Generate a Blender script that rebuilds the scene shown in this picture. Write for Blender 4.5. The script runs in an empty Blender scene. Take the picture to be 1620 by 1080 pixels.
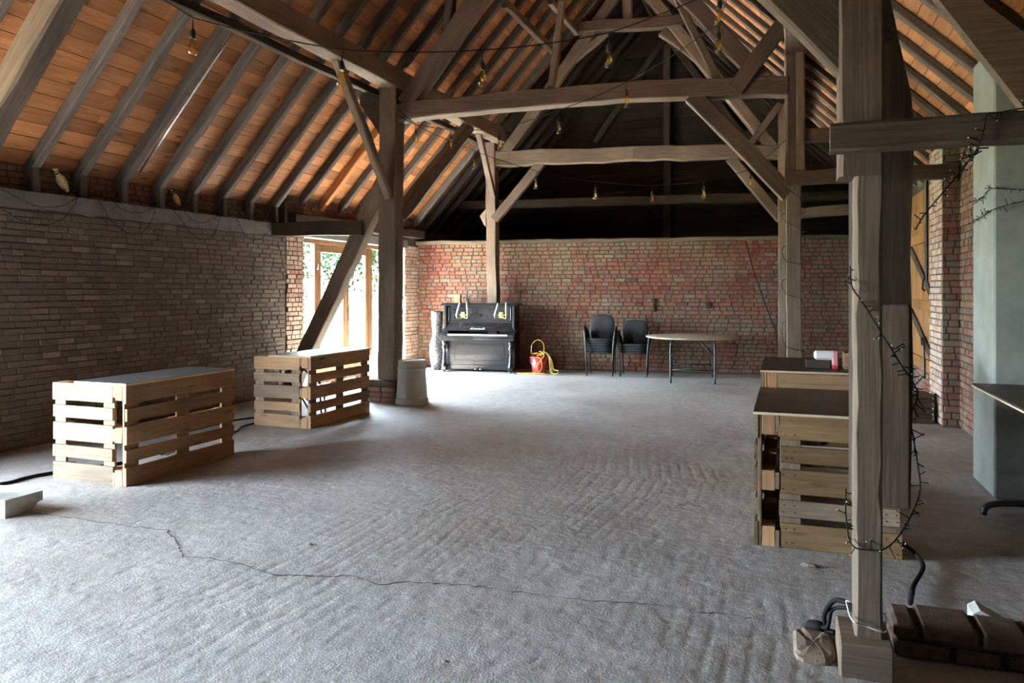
import bpy, math, random
import numpy as np
from mathutils import Vector, Matrix, Quaternion

# ------------------------------------------------------------------ camera, world, light
sc = bpy.context.scene
C = sc.collection
EYE = 1.56
YAW = math.atan(435 / 1200)
cam_d = bpy.data.cameras.new('camera')
cam_d.sensor_width = 36.0
cam_d.lens = 1200 / 1620 * 36.0
cam_d.shift_y = -81 / 1620
cam_d.clip_start = 0.05
cam_d.clip_end = 300
cam = bpy.data.objects.new('camera', cam_d)
cam.location = (0, 0, EYE)
cam.rotation_euler = (math.pi / 2, 0, YAW)
C.objects.link(cam)
sc.camera = cam

world = bpy.data.worlds.new('overcast_sky')
sc.world = world
world.use_nodes = True
wn = world.node_tree.nodes
bg = wn['Background']
bg.inputs['Color'].default_value = (0.72, 0.86, 1.0, 1)
bg.inputs['Strength'].default_value = 40.0

sun_d = bpy.data.lights.new('sun', 'SUN')
sun_d.energy = 135.0
sun_d.angle = math.radians(6)
sun_d.color = (1.0, 0.95, 0.86)
sun = bpy.data.objects.new('sun', sun_d)
sun.rotation_euler = Vector((0.62, -0.13, -0.77)).to_track_quat('-Z', 'Y').to_euler()
sun.location = (-22, -8, 22)
C.objects.link(sun)


def portal(loc, rot, sx, sy):
    """daylight opening: guides the sampling of the sky, gives off nothing itself"""
    d = bpy.data.lights.new('daylight_portal', 'AREA')
    d.shape = 'RECTANGLE'
    d.size, d.size_y = sx, sy
    d.cycles.is_portal = True
    o = bpy.data.objects.new('daylight_portal', d)
    o.location = loc
    o.rotation_euler = rot
    C.objects.link(o)


OPEN_Y0, OPEN_Y1, OPEN_H = 0.5, 3.8, 2.5          # barn doorway in the left wall, left of the frame
WIN_Y0, WIN_Y1, WIN_H = 10.02, 13.38, 2.42          # glazed doors
portal((-7.62, (OPEN_Y0 + OPEN_Y1) / 2, OPEN_H / 2), (0, -math.pi / 2, 0), OPEN_H, OPEN_Y1 - OPEN_Y0)
portal((-7.62, (WIN_Y0 + WIN_Y1) / 2, WIN_H / 2), (0, -math.pi / 2, 0), WIN_H, WIN_Y1 - WIN_Y0)

sc.view_settings.view_transform = 'Standard'
sc.view_settings.look = 'None'
sc.view_settings.gamma = 1.0
sc.view_settings.use_curve_mapping = False
sc.view_settings.exposure = 1.62
sc.cycles.use_denoising = True
sc.cycles.max_bounces = 8
sc.cycles.diffuse_bounces = 6
sc.cycles.glossy_bounces = 3
sc.cycles.transmission_bounces = 6
sc.cycles.transparent_max_bounces = 8
sc.cycles.caustics_reflective = False
sc.cycles.caustics_refractive = False
sc.cycles.sample_clamp_indirect = 8.0

rnd = random.Random(7)
nr = np.random.RandomState(11)

# ------------------------------------------------------------------ helpers: materials


def new_mat(name):
    m = bpy.data.materials.new(name)
    m.use_nodes = True
    nt = m.node_tree
    return m, nt, nt.nodes['Principled BSDF']


def N(nt, t, **kw):
    n = nt.nodes.new(t)
    for k, v in kw.items():
        setattr(n, k, v)
    return n


def ramp(nt, src, stops):
    r = N(nt, 'ShaderNodeValToRGB')
    e = r.color_ramp.elements
    e[0].position, e[0].color = stops[0][0], (*stops[0][1], 1)
    e[1].position, e[1].color = stops[-1][0], (*stops[-1][1], 1)
    for p, c in stops[1:-1]:
        x = e.new(p)
        x.color = (*c, 1)
    nt.links.new(src, r.inputs['Fac'])
    return r.outputs['Color']


def math_node(nt, op, a, b=None):
    n = N(nt, 'ShaderNodeMath', operation=op)
    for i, v in enumerate((a, b)):
        if v is None:
            continue
        if isinstance(v, (int, float)):
            n.inputs[i].default_value = v
        else:
            nt.links.new(v, n.inputs[i])
    return n.outputs[0]


def coords(nt, scale, rand=True):
    """object coordinates, shifted per object, stretched by scale"""
    tc = N(nt, 'ShaderNodeTexCoord')
    src = tc.outputs['Object']
    if rand:
        oi = N(nt, 'ShaderNodeObjectInfo')
        mul = math_node(nt, 'MULTIPLY', oi.outputs['Random'], 37.0)
        add = N(nt, 'ShaderNodeVectorMath', operation='ADD')
        nt.links.new(src, add.inputs[0])
        nt.links.new(mul, add.inputs[1])
        src = add.outputs[0]
    mp = N(nt, 'ShaderNodeMapping')
    mp.inputs['Scale'].default_value = scale
    nt.links.new(src, mp.inputs['Vector'])
    return mp.outputs['Vector']


def noise(nt, vec, scale, detail=4, rough=0.55, dist=0.0):
    n = N(nt, 'ShaderNodeTexNoise')
    n.inputs['Scale'].default_value = scale
    n.inputs['Detail'].default_value = detail
    n.inputs['Roughness'].default_value = rough
    n.inputs['Distortion'].default_value = dist
    if vec is not None:
        nt.links.new(vec, n.inputs['Vector'])
    return n.outputs['Fac']


def mix(nt, fac, a, b, mode='MIX'):
    n = N(nt, 'ShaderNodeMix', data_type='RGBA', blend_type=mode)
    for key, v in ((0, fac), (6, a), (7, b)):
        if isinstance(v, (int, float)):
            n.inputs[key].default_value = v
        elif isinstance(v, tuple):
            n.inputs[key].default_value = (*v, 1)
        else:
            nt.links.new(v, n.inputs[key])
    return n.outputs[2]


def bump(nt, bsdf, h, strength=0.3, dist=0.01):
    b = N(nt, 'ShaderNodeBump')
    b.inputs['Strength'].default_value = strength
    b.inputs['Distance'].default_value = dist
    nt.links.new(h, b.inputs['Height'])
    nt.links.new(b.outputs[0], bsdf.inputs['Normal'])


def wood(name, dark, mid, light, rough=0.75, knots=0.0, grain=1.0, vary=0.25, axis=0):
    m, nt, b = new_mat(name)
    sc3 = [30 * grain] * 3
    sc3[axis] = 1.3
    v = coords(nt, tuple(sc3))
    g = noise(nt, v, 1.6, 6, 0.68, 0.8)
    sc2 = [2.2] * 3
    sc2[axis] = 0.9
    v2 = coords(nt, tuple(sc2))
    g2 = noise(nt, v2, 1.3, 3, 0.5)
    col = ramp(nt, g, [(0.22, dark), (0.5, mid), (0.8, light)])
    blot = ramp(nt, g2, [(0.3, (0.6, 0.6, 0.6)), (0.7, (1.15, 1.12, 1.08))])
    col = mix(nt, 0.8, col, blot, 'MULTIPLY')
    oi = N(nt, 'ShaderNodeObjectInfo')
    tone = N(nt, 'ShaderNodeMapRange')
    tone.inputs[3].default_value = 1 - vary
    tone.inputs[4].default_value = 1 + vary
    nt.links.new(oi.outputs['Random'], tone.inputs[0])
    col = mix(nt, 1.0, col, tone.outputs[0], 'MULTIPLY')
    if knots:
        sk3 = [7.0] * 3
        sk3[axis] = 2.2
        vk = coords(nt, tuple(sk3))
        vo = N(nt, 'ShaderNodeTexVoronoi')
        vo.inputs['Scale'].default_value = 1.0
        nt.links.new(vk, vo.inputs['Vector'])
        kf = ramp(nt, vo.outputs['Distance'], [(0.06, (1, 1, 1)), (0.17, (0, 0, 0))])
        kf2 = math_node(nt, 'MULTIPLY', kf, knots)
        col = mix(nt, kf2, col, tuple(0.42 * c for c in dark))
    nt.links.new(col, b.inputs['Base Color'])
    b.inputs['Roughness'].default_value = rough
    b.inputs['Specular IOR Level'].default_value = 0.25
    bump(nt, b, g, 0.35, 0.006)
    return m


def plain(name, col, rough=0.5, metal=0.0, var=0.12, nscale=9.0, bstr=0.08, spec=0.5, coat=0.0):
    m, nt, b = new_mat(name)
    v = coords(nt, (1, 1, 1))
    n = noise(nt, v, nscale, 5, 0.6)
    c = ramp(nt, n, [(0.3, tuple(x * (1 - var) for x in col)), (0.7, tuple(min(1, x * (1 + var)) for x in col))])
    nt.links.new(c, b.inputs['Base Color'])
    rr = N(nt, 'ShaderNodeMapRange')
    rr.inputs[3].default_value = max(0.02, rough * 0.8)
    rr.inputs[4].default_value = min(1, rough * 1.2)
    nt.links.new(n, rr.inputs[0])
    nt.links.new(rr.outputs[0], b.inputs['Roughness'])
    b.inputs['Metallic'].default_value = metal
    b.inputs['Specular IOR Level'].default_value = spec
    b.inputs['Coat Weight'].default_value = coat
    if bstr:
        bump(nt, b, n, bstr, 0.004)
    return m


def brick_mat(name, stops, dirt, patch=None):
    """colour chosen per brick: object random for single bricks, island random for joined ones"""
    m, nt, b = new_mat(name)
    oi = N(nt, 'ShaderNodeObjectInfo')
    ge = N(nt, 'ShaderNodeNewGeometry')
    s = math_node(nt, 'ADD', oi.outputs['Random'], ge.outputs['Random Per Island'])
    s = math_node(nt, 'FRACT', s)
    col = ramp(nt, s, stops)
    pos = ge.outputs['Position']
    n1 = noise(nt, pos, 28, 5, 0.65)
    col = mix(nt, 0.75, col, ramp(nt, n1, [(0.3, (0.62, 0.6, 0.6)), (0.7, (1.2, 1.2, 1.18))]), 'MULTIPLY')
    n2 = noise(nt, pos, 0.9, 4, 0.6)
    f2 = ramp(nt, n2, [(0.38, (0, 0, 0)), (0.62, (0.75, 0.75, 0.75))])
    col = mix(nt, f2, col, dirt)
    if patch:
        n3 = noise(nt, pos, 2.3, 4, 0.6)
        f3 = ramp(nt, n3, [(0.5, (0, 0, 0)), (0.68, (0.6, 0.6, 0.6))])
        col = mix(nt, f3, col, patch)
    nt.links.new(col, b.inputs['Base Color'])
    b.inputs['Roughness'].default_value = 0.85
    b.inputs['Specular IOR Level'].default_value = 0.25
    bump(nt, b, n1, 0.55, 0.006)
    return m


def masonry(name, c1, c2, scale=6.0, bstr=0.5):
    m, nt, b = new_mat(name)
    ge = N(nt, 'ShaderNodeNewGeometry')
    n = noise(nt, ge.outputs['Position'], scale, 6, 0.65)
    nt.links.new(ramp(nt, n, [(0.3, c1), (0.7, c2)]), b.inputs['Base Color'])
    b.inputs['Roughness'].default_value = 0.9
    b.inputs['Specular IOR Level'].default_value = 0.2
    n2 = noise(nt, ge.outputs['Position'], scale * 9, 4, 0.6)
    bump(nt, b, n2, bstr, 0.008)
    return m


MT = {}
OAK = ((0.062, 0.04, 0.028), (0.118, 0.082, 0.06), (0.185, 0.142, 0.108))
OAK_D = ((0.03, 0.019, 0.013), (0.06, 0.04, 0.027), (0.1, 0.071, 0.05))
MT['oak'] = wood('weathered_oak', *OAK)
MT['oak_v'] = wood('weathered_oak_upright', *OAK, axis=2)
MT['oak_dark_v'] = wood('dark_oak_upright', *OAK_D, axis=2)
MT['oak_dark'] = wood('dark_oak', *OAK_D)
MT['oak_pale'] = wood('pale_oak', (0.1, 0.07, 0.05), (0.17, 0.126, 0.09), (0.245, 0.193, 0.145))
MT['rafter'] = wood('grey_rafter', (0.055, 0.042, 0.034), (0.11, 0.088, 0.074), (0.19, 0.16, 0.135))
MT['board'] = wood('orange_pine', (0.28, 0.1, 0.032), (0.4, 0.165, 0.06), (0.5, 0.255, 0.115), 0.6, 0.85, 0.55, 0.22)
MT['tar'] = wood('tarred_board', (0.018, 0.012, 0.009), (0.035, 0.022, 0.016), (0.05, 0.034, 0.024), 0.9)
MT['pallet'] = wood('pallet_pine', (0.23, 0.13, 0.06), (0.33, 0.2, 0.105), (0.42, 0.29, 0.175), 0.7, 0.7, 0.8, 0.2)
MT['pallet_grey'] = wood('pallet_pine_weathered', (0.13, 0.09, 0.06), (0.21, 0.15, 0.1), (0.29, 0.225, 0.16), 0.75, 0.6, 0.8, 0.25)
MT['pallet_dark'] = wood('pallet_pine_dirty', (0.11, 0.062, 0.026), (0.18, 0.108, 0.05), (0.25, 0.165, 0.085), 0.75, 0.6, 0.8, 0.25)
MT['block'] = wood('pallet_block', (0.27, 0.13, 0.055), (0.37, 0.2, 0.1), (0.44, 0.28, 0.16), 0.8, 0, 0.8, 0.25)
MT['door_pine'] = wood('door_pine', (0.13, 0.06, 0.026), (0.18, 0.092, 0.042), (0.23, 0.13, 0.065), 0.55, 0.4, 0.7, 0.1)
MT['barn_door'] = wood('barn_door_pine', (0.2, 0.085, 0.025), (0.28, 0.13, 0.045), (0.34, 0.18, 0.07), 0.6, 0.5, 0.7, 0.15)
MT['barn_door_v'] = wood('barn_door_pine_upright', (0.2, 0.085, 0.025), (0.28, 0.13, 0.045), (0.34, 0.18, 0.07), 0.6, 0.5, 0.7, 0.15, axis=2)
MT['door_pine_v'] = wood('door_pine_upright', (0.13, 0.06, 0.026), (0.18, 0.092, 0.042), (0.23, 0.13, 0.065), 0.55, 0.4, 0.7, 0.1, axis=2)
MT['ply_edge'] = wood('pale_edge', (0.5, 0.38, 0.24), (0.62, 0.5, 0.34), (0.7, 0.6, 0.44), 0.7)
MT['top_grey'] = plain('grey_laminate', (0.11, 0.11, 0.11), 0.38, 0, 0.1, 3, 0)
MT['top_brown'] = plain('brown_laminate', (0.035, 0.026, 0.02), 0.45, 0, 0.15, 3, 0, 0.3)
MT['plaster'] = masonry('grey_plaster', (0.12, 0.118, 0.115), (0.21, 0.205, 0.198), 5)
MT['concrete_pier'] = masonry('pale_green_render', (0.2, 0.205, 0.18), (0.29, 0.295, 0.265), 3, 0.2)
MT['mortar'] = masonry('dark_mortar', (0.05, 0.04, 0.033), (0.1, 0.085, 0.07), 8)
MT['mortar_grey'] = masonry('grey_mortar', (0.075, 0.063, 0.053), (0.12, 0.104, 0.09), 8)
MT['brick_red'] = brick_mat('red_brick', [(0.0, (0.12, 0.035, 0.026)), (0.3, (0.2, 0.058, 0.038)), (0.55, (0.24, 0.085, 0.05)),
                                          (0.75, (0.16, 0.08, 0.06)), (0.9, (0.19, 0.14, 0.095)), (1.0, (0.09, 0.07, 0.065))],
                            (0.19, 0.155, 0.1), (0.17, 0.06, 0.045))
MT['brick_paint'] = brick_mat('limewashed_brick', [(0.0, (0.12, 0.09, 0.075)), (0.4, (0.145, 0.113, 0.092)), (0.75, (0.175, 0.14, 0.115)),
                                                   (0.93, (0.23, 0.19, 0.155)), (1.0, (0.26, 0.22, 0.18))], (0.14, 0.108, 0.088))
MT['brick_pale'] = brick_mat('pale_red_brick', [(0.0, (0.3, 0.16, 0.12)), (0.4, (0.42, 0.25, 0.19)), (0.8, (0.5, 0.36, 0.28)),
                                                (1.0, (0.36, 0.3, 0.26))], (0.42, 0.33, 0.26))
MT['piano'] = plain('black_lacquer', (0.009, 0.009, 0.011), 0.24, 0, 0.3, 4, 0.05, 0.35, 0.15)
MT['black_metal'] = plain('black_metal', (0.02, 0.02, 0.021), 0.4, 0.2, 0.2)
MT['black_plastic'] = plain('black_plastic', (0.014, 0.014, 0.015), 0.5, 0, 0.2)
MT['black_fabric'] = plain('black_fabric', (0.022, 0.022, 0.024), 0.85, 0, 0.3, 60, 0.3)
MT['ivory'] = plain('ivory', (0.8, 0.77, 0.68), 0.35)
MT['wax'] = plain('white_wax', (0.85, 0.83, 0.78), 0.5)
MT['brass'] = plain('aged_brass', (0.62, 0.45, 0.16), 0.35, 0.9, 0.25)
MT['gilt'] = plain('dull_gilt', (0.5, 0.46, 0.36), 0.5, 0.3)
MT['steel'] = plain('steel', (0.5, 0.5, 0.5), 0.3, 0.9)
MT['tabletop'] = plain('beige_tabletop', (0.42, 0.36, 0.25), 0.45, 0, 0.1)
MT['grey_plastic'] = plain('grey_plastic', (0.48, 0.49, 0.46), 0.5, 0, 0.08, 6, 0.03)
MT['red_plastic'] = plain('red_plastic', (0.62, 0.03, 0.03), 0.4, 0, 0.08)
MT['rope'] = plain('yellow_cord', (0.42, 0.27, 0.04), 0.6, 0, 0.15)
MT['rubber'] = plain('black_rubber', (0.008, 0.008, 0.008), 0.75, spec=0.15)
MT['string'] = plain('white_string', (0.7, 0.68, 0.62), 0.8)
MT['vase'] = None
MT['stone'] = masonry('pale_stone', (0.4, 0.41, 0.38), (0.62, 0.63, 0.58), 9)
MT['rough_stone'] = masonry('brown_stone', (0.16, 0.12, 0.09), (0.27, 0.21, 0.16), 11)
MT['grass'] = masonry('sunlit_grass', (0.05, 0.085, 0.02), (0.1, 0.14, 0.05), 2)
MT['gravel'] = masonry('pale_gravel', (0.5, 0.48, 0.43), (0.68, 0.66, 0.6), 4)
MT['leaf'] = plain('green_leaf', (0.007, 0.0135, 0.006), 0.9, 0, 0.4, 3, 0, 0.0)
MT['bark'] = wood('bark', (0.06, 0.045, 0.03), (0.12, 0.09, 0.06), (0.18, 0.14, 0.1))
MT['feather'] = plain('tan_feather', (0.5, 0.36, 0.19), 0.8, 0, 0.35, 40, 0.4)
MT['feather_brown'] = plain('brown_feather', (0.42, 0.2, 0.07), 0.8, 0, 0.4, 40, 0.4)
MT['dark_feather'] = plain('dark_feather', (0.03, 0.025, 0.02), 0.7)
MT['white_plastic'] = plain('white_plastic', (0.72, 0.68, 0.66), 0.45)
MT['pink_plastic'] = plain('pink_plastic', (0.6, 0.22, 0.24), 0.45)
MT['sack'] = plain('pale_sack', (0.55, 0.55, 0.56), 0.6, 0, 0.2, 12, 0.3)
MT['ink'] = plain('dark_ink', (0.1, 0.1, 0.13), 0.7)
MT['bulb_socket'] = plain('black_socket', (0.012, 0.012, 0.012), 0.45)
MT['filament'] = plain('amber_filament', (0.5, 0.3, 0.06), 0.3, 0.6)
MT['brick_old'] = masonry('old_brick', (0.06, 0.032, 0.024), (0.13, 0.085, 0.065), 14)
MT['dirt'] = plain('dark_soil', (0.07, 0.055, 0.04), 0.95)


def glass_mats():
    m, nt, b = new_mat('amber_glass')
    nt.nodes.remove(b)
    tr = N(nt, 'ShaderNodeBsdfTransparent')
    tr.inputs[0].default_value = (1.0, 0.86, 0.56, 1)
    gl = N(nt, 'ShaderNodeBsdfGlossy')
    gl.inputs['Roughness'].default_value = 0.06
    lw = N(nt, 'ShaderNodeLayerWeight')
    f = math_node(nt, 'ADD', math_node(nt, 'MULTIPLY', math_node(nt, 'POWER', lw.outputs['Facing'], 3.0), 0.6), 0.08)
    mx = N(nt, 'ShaderNodeMixShader')
    nt.links.new(f, mx.inputs[0])
    nt.links.new(tr.outputs[0], mx.inputs[1])
    nt.links.new(gl.outputs[0], mx.inputs[2])
    nt.links.new(mx.outputs[0], nt.nodes['Material Output'].inputs[0])
    MT['amber_glass'] = m
    m, nt, b = new_mat('window_glass')
    nt.nodes.remove(b)
    tr = N(nt, 'ShaderNodeBsdfTransparent')
    tr.inputs[0].default_value = (0.97, 0.985, 0.975, 1)
    gl = N(nt, 'ShaderNodeBsdfGlossy')
    gl.inputs['Roughness'].default_value = 0.02
    lw = N(nt, 'ShaderNodeLayerWeight')
    f = math_node(nt, 'ADD', math_node(nt, 'MULTIPLY', math_node(nt, 'POWER', lw.outputs['Facing'], 4.0), 0.5), 0.02)
    mx = N(nt, 'ShaderNodeMixShader')
    nt.links.new(f, mx.inputs[0])
    nt.links.new(tr.outputs[0], mx.inputs[1])
    nt.links.new(gl.outputs[0], mx.inputs[2])
    nt.links.new(mx.outputs[0], nt.nodes['Material Output'].inputs[0])
    MT['window_glass'] = m


glass_mats()


def vase_mat():
    m, nt, b = new_mat('speckled_glaze')
    v = coords(nt, (1, 1, 1))
    vo = N(nt, 'ShaderNodeTexVoronoi')
    vo.inputs['Scale'].default_value = 48
    nt.links.new(v, vo.inputs['Vector'])
    col = ramp(nt, vo.outputs['Distance'], [(0.2, (0.2, 0.2, 0.2)), (0.45, (0.015, 0.015, 0.016))])
    nt.links.new(col, b.inputs['Base Color'])
    b.inputs['Roughness'].default_value = 0.3
    bump(nt, b, vo.outputs['Distance'], 0.5, 0.004)
    return m


MT['vase'] = vase_mat()


def floor_mat():
    m, nt, b = new_mat('brushed_concrete')
    ge = N(nt, 'ShaderNodeNewGeometry')
    p = ge.outputs['Position']
    n1 = noise(nt, p, 0.55, 5, 0.6)
    n2 = noise(nt, p, 7, 6, 0.7)
    n3 = noise(nt, p, 85, 4, 0.65)
    col = ramp(nt, n2, [(0.25, (0.25, 0.238, 0.228)), (0.55, (0.355, 0.345, 0.335)), (0.8, (0.43, 0.42, 0.41))])
    st = ramp(nt, n1, [(0.38, (1.08, 1.08, 1.08)), (0.72, (0.74, 0.69, 0.63))])
    col = mix(nt, 1.0, col, st, 'MULTIPLY')
    pit = ramp(nt, n3, [(0.26, (0.5, 0.48, 0.46)), (0.4, (1, 1, 1))])
    col = mix(nt, 0.8, col, pit, 'MULTIPLY')
    nt.links.new(col, b.inputs['Base Color'])
    rr = ramp(nt, n1, [(0.4, (0.62, 0.62, 0.62)), (0.7, (0.4, 0.4, 0.4))])
    nt.links.new(rr, b.inputs['Roughness'])
    b.inputs['Specular IOR Level'].default_value = 0.4
    h = math_node(nt, 'ADD', math_node(nt, 'MULTIPLY', n2, 1.0), math_node(nt, 'MULTIPLY', n3, 0.5))
    bump(nt, b, h, 0.7, 0.012)
    return m


MT['floor'] = floor_mat()

# ------------------------------------------------------------------ helpers: meshes


def link(name, me, mat=None, parent=None, mw=None):
    o = bpy.data.objects.new(name, me)
    C.objects.link(o)
    if me is not None and mat is not None and not me.materials:
        me.materials.append(MT[mat] if isinstance(mat, str) else mat)
    if mw is not None:
        o.matrix_basis = mw
    if parent is not None:
        o.parent = parent
    return o


def tag(o, label=None, cat=None, group=None, kind=None):
    if label:
        o['label'] = label
    if cat:
        o['category'] = cat
    if group:
        o['group'] = group
    if kind:
        o['kind'] = kind
    return o


def empty(name, loc=(0, 0, 0), rz=0.0, label=None, cat=None, group=None, kind=None):
    o = bpy.data.objects.new(name, None)
    o.empty_display_size = 0.1
    C.objects.link(o)
    o.matrix_basis = Matrix.Translation(loc) @ Matrix.Rotation(rz, 4, 'Z')
    return tag(o, label, cat, group, kind)


class MB:
    """collects shapes into one mesh"""

    def __init__(self):
        self.v, self.f, self.s = [], [], []

    def add(self, vs, fs, smooth=False):
        k = len(self.v)
        self.v += [tuple(p) for p in vs]
        self.f += [tuple(i + k for i in q) for q in fs]
        self.s += [smooth] * len(fs)
        return self

    def box(self, x0, x1, y0, y1, z0, z1, m=None):
        vs = [Vector((x, y, z)) for z in (z0, z1) for y in (y0, y1) for x in (x0, x1)]
        if m is not None:
            vs = [m @ p for p in vs]
        return self.add(vs, [(0, 2, 3, 1), (4, 5, 7, 6), (0, 1, 5, 4), (2, 6, 7, 3), (0, 4, 6, 2), (1, 3, 7, 5)])

    def bbox(self, x0, x1, y0, y1, z0, z1, b=0.004, m=None):
        """box with chamfered edges"""
        cx, cy, cz = (x0 + x1) / 2, (y0 + y1) / 2, (z0 + z1) / 2
        hx, hy, hz = (x1 - x0) / 2, (y1 - y0) / 2, (z1 - z0) / 2
        b = min(b, hx * 0.45, hy * 0.45, hz * 0.45)
        vs, idx = [], {}
        for sx in (-1, 1):
            for sy in (-1, 1):
                for sz in (-1, 1):
                    for a in range(3):
                        d = [hx - b, hy - b, hz - b]
                        d[a] += b
                        idx[sx, sy, sz, a] = len(vs)
                        vs.append(Vector((cx + sx * d[0], cy + sy * d[1], cz + sz * d[2])))
        fs = []
        for a in range(3):
            o1, o2 = (a + 1) % 3, (a + 2) % 3
            for s in (-1, 1):
                q = []
                for p, r in ((-1, -1), (1, -1), (1, 1), (-1, 1)):
                    k = [0, 0, 0]
                    k[a], k[o1], k[o2] = s, p, r
                    q.append(idx[(*k, a)])
                fs.append(q if s > 0 else q[::-1])
            for p in (-1, 1):
                for r in (-1, 1):
                    q = []
                    for s, w in ((-1, o1), (1, o1), (1, o2), (-1, o2)):
                        k = [0, 0, 0]
                        k[a], k[o1], k[o2] = s, p, r
                        q.append(idx[(*k, w)])
                    fs.append(q)
        for sx in (-1, 1):
            for sy in (-1, 1):
                for sz in (-1, 1):
                    fs.append([idx[sx, sy, sz, a] for a in range(3)])
        if m is not None:
            vs = [m @ p for p in vs]
        return self.add(vs, fs)

    def lathe(self, prof, seg=20, center=(0, 0, 0), m=None, smooth=True, wob=None):
        vs, fs = [], []
        for r, z in prof:
            for k in range(seg):
                a = 2 * math.pi * k / seg
                rr = r * (1 + (wob(a, z) if wob else 0))
                p = Vector((center[0] + rr * math.cos(a), center[1] + rr * math.sin(a), center[2] + z))
                vs.append(m @ p if m is not None else p)
        n = len(prof)
        for i in range(n - 1):
            for k in range(seg):
                k2 = (k + 1) % seg
                fs.append((i * seg + k, i * seg + k2, (i + 1) * seg + k2, (i + 1) * seg + k))
        self.add(vs, fs, smooth)
        base = len(self.v) - len(vs)
        if prof[0][0] > 1e-4:
            self.f.append(tuple(base + k for k in range(seg - 1, -1, -1)))
            self.s.append(False)
        if prof[-1][0] > 1e-4:
            self.f.append(tuple(base + (n - 1) * seg + k for k in range(seg)))
            self.s.append(False)
        return self

    def tube(self, pts, r, seg=6, smooth=True):
        pts = [Vector(p) for p in pts]
        n = len(pts)
        rs = r if isinstance(r, (list, tuple)) else [r] * n
        vs, fs = [], []
        up = Vector((0, 0, 1))
        t0 = (pts[1] - pts[0]).normalized()
        if abs(t0.dot(up)) > 0.9:
            up = Vector((1, 0, 0))
        u = t0.cross(up).normalized()
        for i in range(n):
            t = (pts[min(i + 1, n - 1)] - pts[max(i - 1, 0)])
            if t.length < 1e-9:
                t = t0
            t.normalize()
            u = (u - t * u.dot(t))
            if u.length < 1e-6:
                u = t.orthogonal()
            u.normalize()
            w = t.cross(u)
            for k in range(seg):
                a = 2 * math.pi * k / seg
                vs.append(pts[i] + (u * math.cos(a) + w * math.sin(a)) * rs[i])
        for i in range(n - 1):
            for k in range(seg):
                k2 = (k + 1) % seg
                fs.append((i * seg + k, i * seg + k2, (i + 1) * seg + k2, (i + 1) * seg + k))
        fs.append(tuple(range(seg - 1, -1, -1)))
        fs.append(tuple((n - 1) * seg + k for k in range(seg)))
        return self.add(vs, fs, smooth)

    def prism(self, poly, d0, d1, axis='y', m=None):
        """extrude a 2-d outline along an axis"""
        n = len(poly)
        vs = []
        for d in (d0, d1):
            for a, b in poly:
                p = {'y': (a, d, b), 'x': (d, a, b), 'z': (a, b, d)}[axis]
                vs.append(m @ Vector(p) if m is not None else Vector(p))
        fs = [tuple(range(n - 1, -1, -1)), tuple(range(n, 2 * n))]
        for i in range(n):
            j = (i + 1) % n
            fs.append((i, j, n + j, n + i))
        return self.add(vs, fs)

    def mesh(self, name):
        me = bpy.data.meshes.new(name)
        me.from_pydata(self.v, [], self.f)
        me.polygons.foreach_set('use_smooth', self.s)
        me.update()
        return me

    def build(self, name, mat, parent=None, mw=None, fix=False):
        me = self.mesh(name)
        if fix:
            import bmesh
            bm = bmesh.new()
            bm.from_mesh(me)
            bmesh.ops.recalc_face_normals(bm, faces=bm.faces)
            bm.to_mesh(me)
            bm.free()
        return link(name, me, mat, parent, mw)


def spline(pts, n=8):
    """Catmull-Rom through the points"""
    P = [Vector(p) for p in pts]
    P = [P[0] * 2 - P[1]] + P + [P[-1] * 2 - P[-2]]
    out = []
    for i in range(1, len(P) - 2):
        a, b, c, d = P[i - 1:i + 3]
        for k in range(n):
            t = k / n
            out.append(0.5 * ((2 * b) + (c - a) * t + (2 * a - 5 * b + 4 * c - d) * t * t + (3 * b - a - 3 * c + d) * t ** 3))
    out.append(P[-2])
    return out


def timber_mesh(L, w, h, bow=0.0, bow_y=0.0, rough=0.006, seg=None, ch=0.012, w1=None, h1=None, r=None):
    """hewn timber along local x, cross-section w (y) by h (z) with worn edges"""
    r = r or rnd
    n = seg or max(3, int(L / 0.3) + 1)
    ch = min(ch, w * 0.3, h * 0.3)
    w1 = w1 or w
    h1 = h1 or h
    vs, fs = [], []
    for i in range(n + 1):
        t = i / n
        ww, hh = w + (w1 - w) * t, h + (h1 - h) * t
        oy = bow_y * 4 * t * (1 - t) + r.uniform(-1, 1) * rough
        oz = bow * 4 * t * (1 - t) + r.uniform(-1, 1) * rough
        sy, sz = 1 + r.uniform(-1, 1) * rough * 3, 1 + r.uniform(-1, 1) * rough * 3
        a, b = ww / 2 * sy, hh / 2 * sz
        c = [ch * r.uniform(0.5, 1.5) for _ in range(4)]
        ring = [(-a + c[0], -b), (a - c[1], -b), (a, -b + c[1]), (a, b - c[2]), (a - c[2], b), (-a + c[3], b), (-a, b - c[3]), (-a, -b + c[0])]
        vs += [(t * L, oy + y, oz + z) for y, z in ring]
    for i in range(n):
        for k in range(8):
            k2 = (k + 1) % 8
            fs.append((i * 8 + k, i * 8 + k2, (i + 1) * 8 + k2, (i + 1) * 8 + k)[::-1])
    fs.append(tuple(range(8)))
    fs.append(tuple(n * 8 + k for k in range(7, -1, -1)))
    me = bpy.data.meshes.new('timber')
    me.from_pydata(vs, [], fs)
    me.update()
    return me


def frame_from(p0, p1, up=None):
    p0, p1 = Vector(p0), Vector(p1)
    x = (p1 - p0).normalized()
    up = Vector(up) if up else (Vector((0, 1, 0)) if abs(x.z) > 0.95 else Vector((0, 0, 1)))
    y = up.cross(x).normalized()
    z = x.cross(y)
    m = Matrix((x, y, z)).transposed().to_4x4()
    m.translation = p0
    return m


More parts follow.
